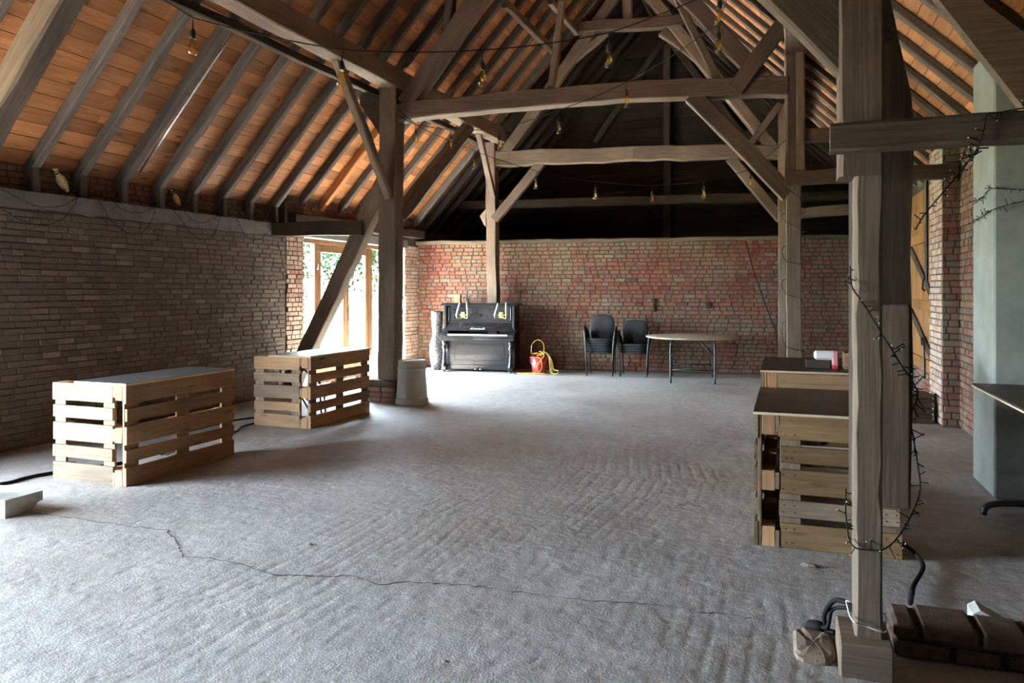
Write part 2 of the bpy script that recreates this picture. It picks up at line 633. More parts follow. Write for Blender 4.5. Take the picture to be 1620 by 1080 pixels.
def timber(name, p0, p1, w, h, mat='oak', parent=None, label=None, cat=None, up=None, group=None, kind=None, **kw):
    L = (Vector(p1) - Vector(p0)).length
    me = timber_mesh(L, w, h, **kw)
    o = link(name, me, mat, parent, frame_from(p0, p1, up))
    return tag(o, label, cat, group, kind)


# ------------------------------------------------------------------ floor
def vnoise(x, y, seed):
    g = np.random.RandomState(seed).rand(257, 257)
    xi, yi = np.floor(x).astype(int), np.floor(y).astype(int)
    fx, fy = x - xi, y - yi
    fx, fy = fx * fx * (3 - 2 * fx), fy * fy * (3 - 2 * fy)
    a, b = g[xi % 256, yi % 256], g[(xi + 1) % 256, yi % 256]
    c, d = g[xi % 256, (yi + 1) % 256], g[(xi + 1) % 256, (yi + 1) % 256]
    return (a + (b - a) * fx) * (1 - fy) + (c + (d - c) * fx) * fy - 0.5


CRACK = [(-5.0, 3.86), (-4.1, 3.85), (-3.8, 3.875), (-3.64, 3.77), (-3.33, 3.53), (-3.17, 3.557), (-2.91, 3.543), (-2.66, 3.47), (-2.42, 3.537), (-2.22, 3.59),
         (-2.03, 3.545), (-1.925, 3.62), (-1.52, 3.696), (-1.2, 3.703), (-0.94, 3.714), (-0.665, 3.773), (-0.36, 3.781), (-0.13, 3.79)]


def floor_height(x, y):
    h = 0.006 * vnoise(x * 0.7, y * 0.7, 1) + 0.004 * vnoise(x * 2.3, y * 2.3, 2)
    # tamping grooves: pulled along the barn in bands, each band a little askew to the next
    band = np.floor(y / 0.62 + 0.9 * vnoise(x * 0.8, y * 0.3, 3) + 0.35 * x)
    k1 = np.sin(band * 12.9898) * 43758.5453
    k1 = k1 - np.floor(k1)
    k2 = np.sin(band * 78.233) * 12543.123
    k2 = k2 - np.floor(k2)
    ph = (x + (k1 - 0.5) * 0.4 * y) * 10.5 + k2 * 5 + 0.5 * vnoise(x * 2.5, y * 1.0, 5)
    g1 = (0.5 + 0.5 * np.sin(ph * 2 * np.pi)) ** 8
    m1 = np.clip(vnoise(x * 0.8 + 5, y * 0.6, 4) * 2.6 + 0.62, 0.05, 1) * np.clip(0.75 + 1.3 * vnoise(x * 5, y * 2.2, 13), 0, 1)
    fade = np.clip((x + 4.6) / 1.5, 0.25, 1)
    h = h - 0.0027 * m1 * g1 * fade
    h += 0.0018 * vnoise(x * 14, y * 14, 7) + 0.0022 * vnoise(x * 31, y * 31, 8)
    pits = np.clip(vnoise(x * 34, y * 34, 9) - 0.33, 0, 1)
    h -= 0.025 * pits
    return h


def floor_patch(name, x0, x1, y0, y1, d, parent):
    nx, ny = int(round((x1 - x0) / d)), int(round((y1 - y0) / d))
    xs, ys = np.linspace(x0, x1, nx + 1), np.linspace(y0, y1, ny + 1)
    X, Y = np.meshgrid(xs, ys)
    Z = floor_height(X, Y)
    co = np.stack([X.ravel(), Y.ravel(), Z.ravel()], 1).astype(np.float32)
    a = (np.arange(ny)[:, None] * (nx + 1) + np.arange(nx)[None, :]).ravel()
    quads = np.stack([a, a + 1, a + nx + 2, a + nx + 1], 1).astype(np.int32)
    me = bpy.data.meshes.new(name)
    me.vertices.add(len(co))
    me.vertices.foreach_set('co', co.ravel())
    me.loops.add(quads.size)
    me.loops.foreach_set('vertex_index', quads.ravel())
    me.polygons.add(len(quads))
    me.polygons.foreach_set('loop_start', np.arange(0, quads.size, 4, dtype=np.int32))
    me.polygons.foreach_set('use_smooth', np.ones(len(quads), dtype=bool))
    me.update()
    me.validate()
    return link(name, me, 'floor', parent)


floor = floor_patch('floor', -5.6, 1.85, 2.0, 7.0, 0.0135, None)
tag(floor, 'brushed grey concrete floor of the barn', None, None, 'structure')
del floor['label']
MB().box(-7.6, 2.2, -4.4, 15.0, -.2, -.03).build('slab', 'floor', floor)
floor_patch('slab', -7.12, 1.86, 6.96, 15.0, 0.03, floor)
floor_patch('slab', -7.6, -5.6, -4.0, 7.0, 0.05, floor)
floor_patch('slab', -5.6, 1.85, -4.0, 2.0, 0.05, floor)
MB().box(-7.6, 2.2, 15.0, 17.6, -0.2, 0.0).build('slab', 'floor', floor)


def crack_strip():
    b = MB()
    pts = []
    r = random.Random(3)
    for (x0, y0), (x1, y1) in zip(CRACK[:-1], CRACK[1:]):
        n = max(2, int(math.hypot(x1 - x0, y1 - y0) / 0.03))
        for k in range(n):
            t = k / n
            pts.append((x0 + (x1 - x0) * t + r.uniform(-.008, .008), y0 + (y1 - y0) * t + r.uniform(-.012, .012)))
    xs = np.array([p[0] for p in pts])
    ys = np.array([p[1] for p in pts])
    zs = floor_height(xs, ys)
    vs = []
    for (x, y), z in zip(pts, zs):
        w = r.uniform(0.0008, 0.0038) if x < -1.9 else r.uniform(0.0004, 0.002)
        vs += [(x, y - w, z + 0.0025), (x, y + w, z + 0.0025), (x, y, z - 0.006)]
    fs = []
    for i in range(len(pts) - 1):
        a, c = 3 * i, 3 * i + 3
        fs += [(a, c, c + 1, a + 1), (a, a + 2, c + 2, c), (a + 1, c + 1, c + 2, a + 2)]
    b.add(vs, fs)
    o = b.build('crack', 'dirt', floor)
    o['label'] = 'dark crack wandering across the concrete floor'


crack_strip()


# ------------------------------------------------------------------ brick fields
def unit_brick(k):
    r = random.Random(100 + k)
    j = lambda s: r.uniform(-s, s)
    vs = [(-.5, 0, -.5), (.5, 0, -.5), (.5, 0, .5), (-.5, 0, .5)]
    mid = [(-.5 + j(.01), -.72, -.5 + j(.03)), (.5 + j(.01), -.72, -.5 + j(.03)), (.5 + j(.01), -.72, .5 + j(.03)), (-.5 + j(.01), -.72, .5 + j(.03))]
    fr = [(-.46 + j(.02), -1 + j(.06), -.42 + j(.05)), (.46 + j(.02), -1 + j(.06), -.42 + j(.05)),
          (.46 + j(.02), -1 + j(.06), .42 + j(.05)), (-.46 + j(.02), -1 + j(.06), .42 + j(.05))]
    fs = [(8, 9, 10, 11)]
    for a in (0, 4):
        for i in range(4):
            i2 = (i + 1) % 4
            fs.append((a + i, a + i2, a + 4 + i2, a + 4 + i))
    return vs + mid + fr, fs


UB = [unit_brick(k) for k in range(8)]
CAMV = Vector((0, 0, EYE))


def pix(p):
    d = Vector(p) - CAMV
    cx = d.x * math.cos(YAW) + d.y * math.sin(YAW)
    cz = -d.x * math.sin(YAW) + d.y * math.cos(YAW)
    return (810 + 1200 * cx / cz, 459 - 1200 * d.z / cz, cz) if cz > 0.2 else (-999, -999, 1)


def bricks(parent, origin, u, rows, mat, limit=300, depth=0.035, proud=0.014, seed=0, name='brick'):
    """rows: (z0, z1, [(u0, u1), ...]).  The largest in view become bricks of their own, the rest one joined part."""
    r = random.Random(seed)
    u = Vector(u).normalized()
    nrm = Vector((u.y, -u.x, 0))                      # faces the room when u runs to the right as seen from inside
    o = Vector(origin)
    base = Matrix((u, -nrm, Vector((0, 0, 1)))).transposed().to_4x4()
    lst = []
    for z0, z1, spans in rows:
        for a, b in spans:
            c = o + u * (a + b) / 2 + Vector((0, 0, (z0 + z1) / 2))
            px, py, t = pix(c)
            vis = -30 < px < 1650 and -20 < py < 1100
            d = c - CAMV
            area = (b - a) * (z1 - z0) * abs(d.normalized().dot(nrm)) / d.length_squared
            lst.append(((area if vis else area * 1e-3), c, b - a, z1 - z0))
    order = sorted(range(len(lst)), key=lambda i: -lst[i][0])
    single = set(order[:limit])
    meshes = getattr(bricks, 'cache', {})
    bricks.cache = meshes
    if (name, mat) not in meshes:
        ms = []
        for vs, fs in UB:
            me = bpy.data.meshes.new(name)
            me.from_pydata(vs, [], fs)
            me.update()
            me.materials.append(MT[mat])
            ms.append(me)
        meshes[name, mat] = ms
    ms = meshes[name, mat]
    V, F = [], []
    for i, (_, c, L, H) in enumerate(lst):
        pr = proud + r.uniform(-.006, .006)
        flip = 1 if r.random() < .5 else -1
        m = Matrix.Translation(c - nrm * (depth - pr)) @ base @ Matrix.Rotation(r.uniform(-.012, .012), 4, 'Y') @ Matrix.Diagonal((L, depth, H * flip, 1))
        k = r.randrange(8)
        if flip < 0:
            m = m @ Matrix.Diagonal((-1, 1, 1, 1))
        if i in single:
            link(name, ms[k], None, parent, m)
        else:
            vs, fs = UB[k]
            n = len(V)
            V += [tuple(m @ Vector(p)) for p in vs]
            F += [tuple(q + n for q in f) for f in fs]
    if V:
        me = bpy.data.meshes.new(name + '_field')
        me.from_pydata(V, [], F)
        me.update()
        x = link(name + '_field', me, mat, parent)
        x['kind'] = 'stuff'


def courses(z0, z1, pitch, u0, u1, lengths, joint=0.011, jit=0.12, seed=1, holes=()):
    r = random.Random(seed)
    rows = []
    n = int((z1 - z0) / pitch + 0.5)
    for i in range(n):
        L = lengths[i % len(lengths)]
        spans = []
        x = u0 - L * r.uniform(0.1, 0.9)
        za, zb = z0 + i * pitch + joint * .4, z0 + (i + 1) * pitch - joint * .4
        while x < u1:
            l = L * (1 + r.uniform(-jit, jit))
            if r.random() < 0.12:
                l *= 0.55
            a, b = max(x, u0), min(x + l, u1)
            if b - a > 0.04 and not any(h[0] < (a + b) / 2 < h[1] and h[2] < (za + zb) / 2 < h[3] for h in holes):
                dz = r.uniform(-.003, .003)
                spans.append((a + joint / 2, b - joint / 2))
            x += l
        rows.append((za + r.uniform(-.002, .002), zb + r.uniform(-.002, .002), spans))
    return rows


# left wall: limewashed brick with a plaster ledge on top, then the bare-brick stretch with the glazed doors
XL = -7.1
wl = MB().box(-7.6, XL - .0, OPEN_Y1, WIN_Y0, -.1, 2.40).build('wall_left', 'mortar_grey')
wl['kind'] = 'structure'
bricks(wl, (XL, OPEN_Y1, 0), (0, 1, 0), courses(0.03, 2.37, 0.0645, 0.0, 9.57 - OPEN_Y1, (0.215, 0.22), seed=4), 'brick_paint', seed=5, proud=0.009)


def plaster_band():
    b = MB()
    ys = np.linspace(OPEN_Y1, 9.57, 40)
    r = random.Random(8)
    vs, fs = [], []
    for y in ys:
        zb = 2.37 + r.uniform(-.02, .012)
        xf = XL + .024 + r.uniform(-.003, .003)
        vs += [(-7.45, y, zb), (xf, y, zb), (xf, y, 2.545 + r.uniform(-.003, .003)), (-7.45, y, 2.55)]
    for i in range(39):
        a = 4 * i
        for k in range(4):
            k2 = (k + 1) % 4
            fs.append((a + k, a + k2, a + 4 + k2, a + 4 + k))
    fs += [(0, 3, 2, 1), (156, 157, 158, 159)]
    b.add(vs, fs)
    o = b.build('plaster_band', 'plaster', wl)
    o['label'] = 'grey plaster ledge along the wall top'


plaster_band()
up = MB().box(-7.7, -7.27, OPEN_Y1 - .3, 9.62, 2.4, 2.98).build('upper_wall', 'mortar', wl)
bricks(wl, (-7.27, OPEN_Y1, 0), (0, 1, 0), courses(2.55, 2.95, 0.066, 0.0, 9.6 - OPEN_Y1, (0.21, 0.11), seed=14), 'brick_red', limit=60, seed=6)

wl2 = MB().box(-7.6, XL, 9.57, WIN_Y0, -.1, 2.55).box(-7.6, XL, WIN_Y0 - .001, WIN_Y1, 2.42, 3.05).box(-7.6, XL, 9.57, WIN_Y0, 2.551, 3.05).box(-7.6, XL, WIN_Y1, 14.2, -.1, 3.05).build('wall_left', 'mortar')
wl2['kind'] = 'structure'
bricks(wl2, (XL, 0, 0), (0, 1, 0), courses(0.03, 2.42, 0.071, 9.58, WIN_Y0 + .03, (0.215, 0.11), seed=21), 'brick_pale', limit=100, seed=22)
bricks(wl2, (XL, 0, 0), (0, 1, 0), courses(0.03, 2.42, 0.071, WIN_Y1 - .03, 13.95, (0.215, 0.11), seed=23), 'brick_pale', limit=60, seed=24)
bricks(wl2, (XL, 0, 0), (0, 1, 0), courses(2.74, 3.02, 0.068, 9.62, 13.95, (0.215, 0.215), seed=25), 'brick_red', limit=100, seed=26)
# far reveal of the doorway, seen edge-lit from the garden
bricks(wl2, (-7.6, WIN_Y1, 0), (1, 0, 0), courses(0.03, 2.40, 0.071, 0.02, 0.5, (0.215, 0.11), seed=27), 'brick_pale', limit=60, seed=28)
MB().box(-7.45, XL + .02, WIN_Y0 - .06, WIN_Y1 + .08, 2.40, 2.55).build('lintel', 'plaster', wl2)

# shell that is out of frame or hidden
sh = MB().box(-7.6, XL, -4.2, OPEN_Y0, -.1, 2.95).box(-7.6, XL, OPEN_Y0, OPEN_Y1, OPEN_H, 2.95).box(-7.6, XL, 14.2, 17.6, -.1, 2.8)
s = sh.build('wall_left', 'mortar_grey')
s['kind'] = 'structure'
MB().bbox(-8.7, -7.55, 0., 4.4, 2.5, 2.6, .01).build('sun_blocker', 'oak_dark', s)  # added slab, unseen, only keeps direct sun out of the left doorway
fr = MB().box(-7.6, 2.2, -4.4, -4.2, -.1, 8).build('wall_front', 'tar')
fr['kind'] = 'structure'

# back wall, slightly out of square
BY0, BM, BX0 = 13.95, 0.12, -7.2


def back_y(x):
    return BY0 + BM * (x - BX0)


ub = Vector((1, BM, 0)).normalized()
mb = Matrix((ub, Vector((-ub.y, ub.x, 0)), Vector((0, 0, 1)))).transposed().to_4x4()
mb.translation = (BX0, BY0, 0)
wb = MB().box(-.2, 9.5, 0.0, .35, -.1, 2.5, mb).build('wall_back', 'mortar')
wb['kind'] = 'structure'
bricks(wb, (BX0, BY0, 0), ub, courses(0.02, 2.49, 0.0772, 0.0, 9.3, (0.215, 0.112), seed=31, jit=.1), 'brick_red', limit=300, seed=32, proud=0.013)
pl = timber('wall_plate', mb @ Vector((0.1, -.01, 2.52)), mb @ Vector((9.4, -.01, 2.52)), .3, .075, 'oak_pale', label='pale timber plate lying along the top of the back brick wall', cat='beam', rough=.008)
# little leftovers set into the back wall
for u_, z_, w_, h_, lb in ((4.85, 1.15, .05, .26, 'short upright wooden peg block in the brick above the round table'), (5.85, 1.22, .09, .12, 'small dark iron bracket on the brick right of the round table')):
    q = MB().bbox(u_ - w_ / 2, u_ + w_ / 2, -.05, 0, z_, z_ + h_, .006, mb).bbox(u_ - w_ * .3, u_ + w_ * .3, -.065, -.05, z_ + h_ * .3, z_ + h_ * .6, .003, mb)
    tag(q.build('wall_block', 'oak_dark'), lb, 'block')
tag(MB().tube(spline([(-0.718, 14.67, 2.47), (-0.606, 14.68, 2.017), (-0.44, 14.70, 1.49), (-0.252, 14.72, 0.966), (-0.098, 14.73, 0.525), (-.05, 14.72, .05)], 5), .008, 5).build('wall_cable', 'rubber'),
    'thin dark cable running down the back wall to the pale right-hand post', 'cable')

# right wall: brick with a projecting pier, barn door beyond
XR = 1.85
wr = MB().box(XR, 2.2, -4.2, 10.6, -.1, 3.2).box(XR, 2.2, 12.95, 17.6, -.1, 3.2).box(XR, 2.2, 10.6, 12.95, -.1, .46).box(XR, 2.2, 10.6, 12.95, 2.95, 3.2).box(2.1, 2.2, 10.6, 12.95, 0, 3.0).box(1.67, XR + .01, 9.8, 10.58, -.1, 3.25).build('wall_right', 'mortar')
wr['kind'] = 'structure'
bricks(wr, (XR, 9.8, 0), (0, -1, 0), courses(0.02, 3.2, 0.075, 0.0, 2.6, (0.215, 0.112), seed=41), 'brick_red', limit=120, seed=42)
bricks(wr, (1.67, 10.58, 0), (0, -1, 0), courses(0.02, 3.25, 0.075, 0.0, .78, (0.215, 0.112), seed=43), 'brick_pale', limit=100, seed=44)  # lit side of the pier: its brightness is put into paler brick
bricks(wr, (1.66, 9.8, 0), (1, 0, 0), courses(0.02, 3.25, 0.075, 0.0, .2, (0.215, 0.112), seed=45), 'brick_red', limit=80, seed=46)
bricks(wr, (XR, 12.95, 0), (0, -1, 0), courses(0.02, .46, 0.075, 0.0, 2.35, (0.215, 0.112), seed=47), 'brick_red', limit=80, seed=48)

# ------------------------------------------------------------------ roof
# rafter undersides: left z = 2.82 + 1.087 (x + 7.1), right z = 4.85 - 0.97 (x - 0.05)
RX, RZ = -2.74, 7.56
SL = {'l': (Vector((-7.5, 0, 2.82 - .4 * 1.087)), Vector((RX, 0, RZ))), 'r': (Vector((2.2, 0, 4.85 - .97 * 2.15)), Vector((RX, 0, RZ)))}


def roof_side(k):
    e, rg = SL[k]
    d = (rg - e)
    Ls = d.length
    d.normalize()
    nrm = Vector((-d.z, 0, d.x)) if k == 'l' else Vector((d.z, 0, -d.x))
    if nrm.z < 0:
        nrm = -nrm
    c = empty('ceiling', (0, 0, 0), kind='structure')
    r = random.Random(50 if k == 'l' else 51)
    ax = Vector((0, 1, 0))
    dep = .12 if k == 'l' else .075
    step = .547 if k == 'l' else .6
    # board rows
    zax = ax.cross(d)
    base = Matrix((ax, d, zax)).transposed().to_4x4()
    bw = 0.165
    meshes = {}
    s = 0.0
    while s < Ls - .02:
        w = min(bw, Ls - s)
        x_here = (e + d * s).x
        yend = back_y(x_here) - .05
        y = 2.2
        first = True
        while y < yend - .01:
            L = r.choice((3.0, 3.4, 3.8, 4.2)) if not first else r.choice((1.4, 2.2, 3.0, 3.8))
            first = False
            L = min(L, yend - y)
            if yend - y - L < .5:
                L = yend - y
            key = (round(L, 2), round(w, 3))
            if key not in meshes:
                me = MB().bbox(0, L - .003, .0015, w - .0015, -.011, .011, .003).mesh('plank')
                me.materials.append(MT['board'])
                meshes[key] = me
            m = base.copy()
            m.translation = e + d * s + nrm * (dep + .011 + r.uniform(-.002, .002)) + ax * y
            link('plank', meshes[key], None, c, m)
            y += L
        s += bw
    # deck above, and dark boarding before and beyond the pine-lined bays
    b = MB()
    m2 = base.copy()
    sg = 1 if (zax.dot(nrm) > 0) else -1
    m2.translation = e + nrm * (dep + .03)
    lo, hi = sorted((0.0, .05 * sg))
    b.box(-4.4, 17.7, -.08, Ls + .16, lo, hi, m2)
    b.build('roof_deck', 'tar', c)
    # rafters
    y = 5.57 - .547 * 14
    while y < 17.4:
        foot = (e + d * (.2 if k == 'l' else .35))
        lean = r.uniform(-.02, .02)
        mt = 'rafter' if y < 14.2 else 'tar'
        if k == 'l' and abs(y - (5.57 + .547 * 9)) < .05:
            mt = 'board'
        timber('rafter', foot + ax * y + nrm * dep / 2, rg - d * .03 + ax * (y + lean) + nrm * dep / 2, .095 + r.uniform(-.01, .012), dep, mt, c, up=nrm, rough=.005, seg=14, r=r)
        if k == 'l' and 4.6 < y < 9.45:
            timber('ashlar_post', (-7.16, y, 2.53), (-7.16, y, 2.80), .085, .085, 'rafter', c, seg=2, rough=.003)
        y += step
    return c


ceil_l = roof_side('l')
ceil_r = roof_side('r')
timber('ridge_beam', (RX, -4.2, RZ - .02), (RX, 17.5, RZ - .02), .08, .2, 'oak_dark', ceil_l)
# conduit clipped beside a rafter
tag(MB().tube([(-7.03, 6.78, 2.93), (-6.6, 6.775, 3.40), (-5.88, 6.76, 4.17), (-5.7, 6.76, 4.37)], .013, 6).build('conduit', 'steel'), 'thin grey metal conduit beside a rafter above the left wall', 'pipe')

# dark boarded gable far behind the back wall
wg = MB().box(-7.6, 2.2, 17.5, 17.6, -.1, 8).build('wall_back', 'tar')
wg['kind'] = 'structure'
z = 2.2
while z < 7.4:
    xa = max(-7.5, -7.1 + (z - 3.0) / 1.087)
    xb = min(2.1, .05 + (4.85 - z) / .97 + .2)
    if xb - xa > .2:
        MB().bbox(xa, xb, 17.46, 17.5, z, z + .2, .004).build('plank', 'tar', wg)
    z += .206

# ------------------------------------------------------------------ timber frame


def t1(x, z, off=0.0):
    return (x, 9.5 + .057 * (x + 5.25) + off, z)


def t2(x, z, off=0.0):
    return (x, 13.73 + .16 * (x + 5.24) + off, z)


def T(*a, **k):
    return timber(*a, **k)


T('timber_post', t1(-5.27, .31), t1(-5.25, 4.40), .27, .25, 'oak_pale', label='stout oak post with knee braces standing right of the glazed doors', cat='post', rough=.008)
T('timber_post', t2(-5.39, .0, .16), t2(-5.39, 4.42, .0), .20, .2, 'oak', label='pale slender post against the back wall behind the piano', cat='post')
rp = empty('timber_post', t1(.09, 0), 0, 'pale doubled post right of centre wrapped in a fairy-light wire', 'post')
for nm, xa, xb, z0, z1, oy, mt in (('main_timber', -.01, .165, 0, 2.98, 0, 'oak_pale'), ('upper_timber', -.005, .12, 2.98, 4.42, .02, 'oak'), ('side_timber', .10, .20, 2.98, 4.42, -.05, 'oak_pale')):
    xm = (xa + xb) / 2
    o = timber(nm, t1(xm, z0, oy), t1(xm, z1, oy), xb - xa, .19, mt)
    o.matrix_basis = rp.matrix_basis.inverted() @ o.matrix_basis
    o.parent = rp
T('timber_post', t2(-.08, 0, -.02), t2(-.08, 4.9, -.02), .14, .18, 'oak_pale', label='narrow pale post at the back wall just left of the doubled post', cat='post')

T('arcade_plate', (-5.22, -4.1, 4.53), (-5.22, 14.0, 4.53), .24, .27, 'oak_pale', label='long left arcade plate with whitish underside under the rafters', cat='beam', seg=30, rough=.012)
T('arcade_plate', (.08, -4.1, 4.53), (.08, 14.9, 4.53), .22, .25, 'oak', label='long right arcade plate running over the doubled post', cat='beam', seg=30, rough=.01)
T('purlin', (-5.64, -4.1, 4.36), (-5.58, 13.9, 4.42), .09, .1, 'oak_dark', label='thin dark purlin slung under the rafters beside the left arcade plate', cat='beam', seg=30, rough=.008)

T('tie_beam', t1(-5.14, 4.04), t1(0.0, 4.03), .24, .23, 'oak', label='big cambered tie beam from the stout oak post to the doubled post', cat='beam', bow=.07, rough=.012, h1=.22)
T('tie_beam', t2(-5.29, 4.10), t2(-.12, 4.06), .22, .28, 'oak_pale', label='wavy pale tie beam in front of the dark back gable', cat='beam', bow=.03, rough=.018, h1=.24)
T('principal_rafter', t1(-5.02, 4.15), t1(-2.78, 7.05), .22, .24, 'oak', label='thick left principal rafter rising from the big tie beam', cat='rafter')
T('principal_rafter', t1(-.25, 4.12), t1(-2.70, 7.2), .2, .2, 'oak', label='right principal rafter of the nearer roof truss', cat='rafter', bow=-.05)
T('principal_rafter', t2(-5.13, 4.2), t2(-2.86, 7.32), .2, .2, 'oak_pale', label='left principal rafter of the back roof truss', cat='rafter')
T('principal_rafter', t2(-.25, 4.13), t2(-2.55, 7.22), .2, .2, 'oak_pale', label='right principal rafter of the back roof truss', cat='rafter')
T('collar_beam', t2(-3.95, 6.52, -.02), t2(-1.55, 6.53, -.02), .2, .2, 'oak', label='collar beam of the back roof truss', cat='beam', rough=.012)
T('king_post', t2(-2.81, 6.6), t2(-2.81, 7.4), .17, .15, 'oak_pale', label='short king post above the collar beam', cat='post')
T('collar_brace', t2(-3.2, 6.42, .03), t2(-3.95, 5.83, .03), .14, .12, 'oak_pale', label='short brace under the left of the collar beam', cat='brace')
T('collar_brace', t2(-2.2, 6.36, .03), t2(-1.15, 5.36, .03), .16, .16, 'oak', label='bent brace under the right of the collar beam', cat='brace', bow=.07)
T('knee_brace', t1(-1.12, 4.0), t1(.02, 2.72), .18, .2, 'oak', label='heavy knee brace from the big tie beam down to the doubled post', cat='brace', rough=.007)
T('knee_brace', t2(-.98, 3.98), t2(-.1, 2.85), .16, .17, 'oak_pale', label='pale knee brace under the right end of the wavy tie beam', cat='brace')
T('knee_brace', t2(-4.42, 4.0), t2(-5.33, 2.92), .15, .17, 'oak', label='pale knee brace under the left end of the wavy tie beam', cat='brace')
T('raking_board', t1(-.6, 4.0, -.16), t1(.1, 4.93, -.16), .06, .2, 'oak', label='raking board nailed across the right end of the big tie beam', cat='brace')
T('roof_strut', t1(-1.33, 5.3, .02), t1(-.78, 4.12, .02), .1, .1, 'oak_pale', label='thin leaning strut standing on the right part of the big tie beam', cat='strut')
T('roof_strut', t1(-2.81, 5.4, .1), t1(-2.97, 4.24, .1), .09, .09, 'oak_pale', label='thin upright strut standing on the middle of the big tie beam', cat='strut')
T('roof_strut', t1(-4.37, 5.62, .04), t1(-4.44, 4.98, .04), .12, .14, 'oak', label='short upright strut on the thick left principal rafter', cat='strut')
T('roof_strut', t2(-.62, 4.2, -.1), t2(-.12, 4.9, -.1), .1, .12, 'oak', label='small slanting strut behind the right end of the big tie beam', cat='strut')
T('wind_brace', (-4.12, 11.05, 6.02), (-4.1, 13.9, 6.02), .1, .13, 'oak', label='long wind brace under the left roof slope reaching the back truss', cat='brace')
T('wind_brace', (-3.74, 12.2, 6.42), (-3.72, 13.86, 6.42), .09, .12, 'oak_pale', label='short wind brace under the left roof slope beside the collar beam', cat='brace')
T('arcade_brace', (-5.22, 8.05, 4.42), (-5.22, 9.36, 2.86), .1, .12, 'oak_pale', label='slim arcade brace from the left plate to the stout oak post', cat='brace', rough=.004)
T('arcade_brace', (-5.2, 9.6, 2.62), (-5.2, 12.15, 4.42), .15, .2, 'oak', label='arcade brace rising from the stout oak post towards the back', cat='brace')
T('arcade_brace', (-5.27, 12.75, 4.42), (-5.33, 13.62, 3.4), .1, .1, 'oak', label='slim whitish arcade brace at the post behind the piano', cat='brace')
T('raking_strut', t1(-6.92, .02, -.02), t1(-5.25, 3.28, -.02), .2, .22, 'oak_pale', label='long raking strut leaning from the floor to the stout oak post', cat='strut', rough=.007)
T('aisle_tie', t1(-7.1, 2.45, -.12), t1(-5.62, 2.44, -.12), .14, .2, 'oak_dark', label='short dark tie from the left wall to the raking strut', cat='beam')
T('lintel_beam', (-7.02, 9.62, 2.63), (-7.02, 13.9, 2.69), .16, .17, 'oak_dark', label='dark rough lintel beam above the glazed doors', cat='beam', rough=.014)
jw = MB().prism([(-5.72, 4.42), (-5.38, 4.30), (-5.38, 3.72), (-5.47, 3.86), (-5.72, 4.2)], 9.42, 9.58)
tag(jw.build('post_bracket', 'oak_dark', fix=True), 'dark wooden bracket on the left of the stout oak post head', 'bracket')
jb = MB().prism([(-5.62, 3.0), (-5.49, 3.14), (-5.49, 2.78), (-5.54, 2.84)], 13.66, 13.8)
tag(jb.build('post_bracket', 'oak_pale', fix=True), 'small pale wooden bracket on the post behind the piano', 'bracket')
# dark struts far back in the gable
for p, q, lb in (((-2.55, 17.3, 7.3), (-4.2, 17.3, 5.0), 'faint left strut of the dark far gable'), ((-2.55, 17.3, 7.3), (-.95, 17.3, 5.0), 'faint right strut of the dark far gable'),
                 ((-2.55, 17.35, 7.4), (-2.55, 17.35, 2.3), 'faint upright of the dark far gable')):
    T('gable_strut', p, q, .16, .14, 'oak_dark', label=lb, cat='strut')
T('gable_rail', (-7.2, 15.0, 3.4), (1.7, 16.0, 3.38), .16, .18, 'tar', label='dim horizontal rail behind the wavy tie beam', cat='beam')

# right aisle rails
T('aisle_rail', (-.02, 9.66, 2.90), (1.8, 9.72, 2.90), .1, .17, 'oak', label='rail from the doubled post to the brick pier', cat='beam')
T('aisle_rail', (.02, 14.58, 2.92), (1.8, 14.7, 2.98), .1, .19, 'oak_pale', label='pale bowed rail above the back wall right of the doubled post', cat='beam', bow=.03)
T('aisle_rail', (.1, 9.8, 3.42), (1.85, 9.85, 3.42), .12, .16, 'oak', label='upper rail from the doubled post to the right eaves', cat='beam')
tag(MB().prism([(.64, 4.27), (1.84, 2.39), (1.84, 3.08)], 6.2, 6.32).build('gusset_board', 'oak', fix=True), 'broad dark triangular gusset under the roof in front of the pale green pier', 'brace')

# front right post group
fp = empty('timber_post', (.3, 3.5, 0), 0, 'near timber post on a wooden pad at the right', 'post')
for nm, xa, xb, z0, z1, ya, yb, mt in (('lower_timber', .262, .368, .135, 2.05, 3.42, 3.56, 'oak_pale'), ('upper_timber', .203, .372, 2.03, 4.42, 3.42, 3.6, 'oak')):
    xm, ym = (xa + xb) / 2, (ya + yb) / 2
    o = timber(nm, (xm, ym, z0), (xm, ym, z1), xb - xa, yb - ya, mt, rough=.0015, seg=16)
    o.matrix_basis = fp.matrix_basis.inverted() @ o.matrix_basis
    o.parent = fp
op = empty('old_post', (.39, 3.75, .62), 0, 'old sawn-off post hanging behind the near timber post', 'post')
pr = [(.27, .62), (.50, .62), (.512, 1.2), (.505, 1.52), (.50, 1.7), (.515, 2.2), (.505, 2.4), (.46, 2.62), (.41, 2.9), (.27, 3.3)]
MB().prism([(a - .39, b - .62) for a, b in pr], -.09, .10).build('trunk', 'oak_dark_v', op, fix=True)
MB().bbox(-.1, .105, -.115, -.088, .0, .88, .006).build('facing', 'oak_v', op)
tag(MB().bbox(.20, .40, 3.34, 3.62, -.01, .135, .008).build('post_pad', 'oak_pale'), 'squared wooden pad under the near timber post', 'block')
rs = random.Random(12)
vs, n_ = [], 14
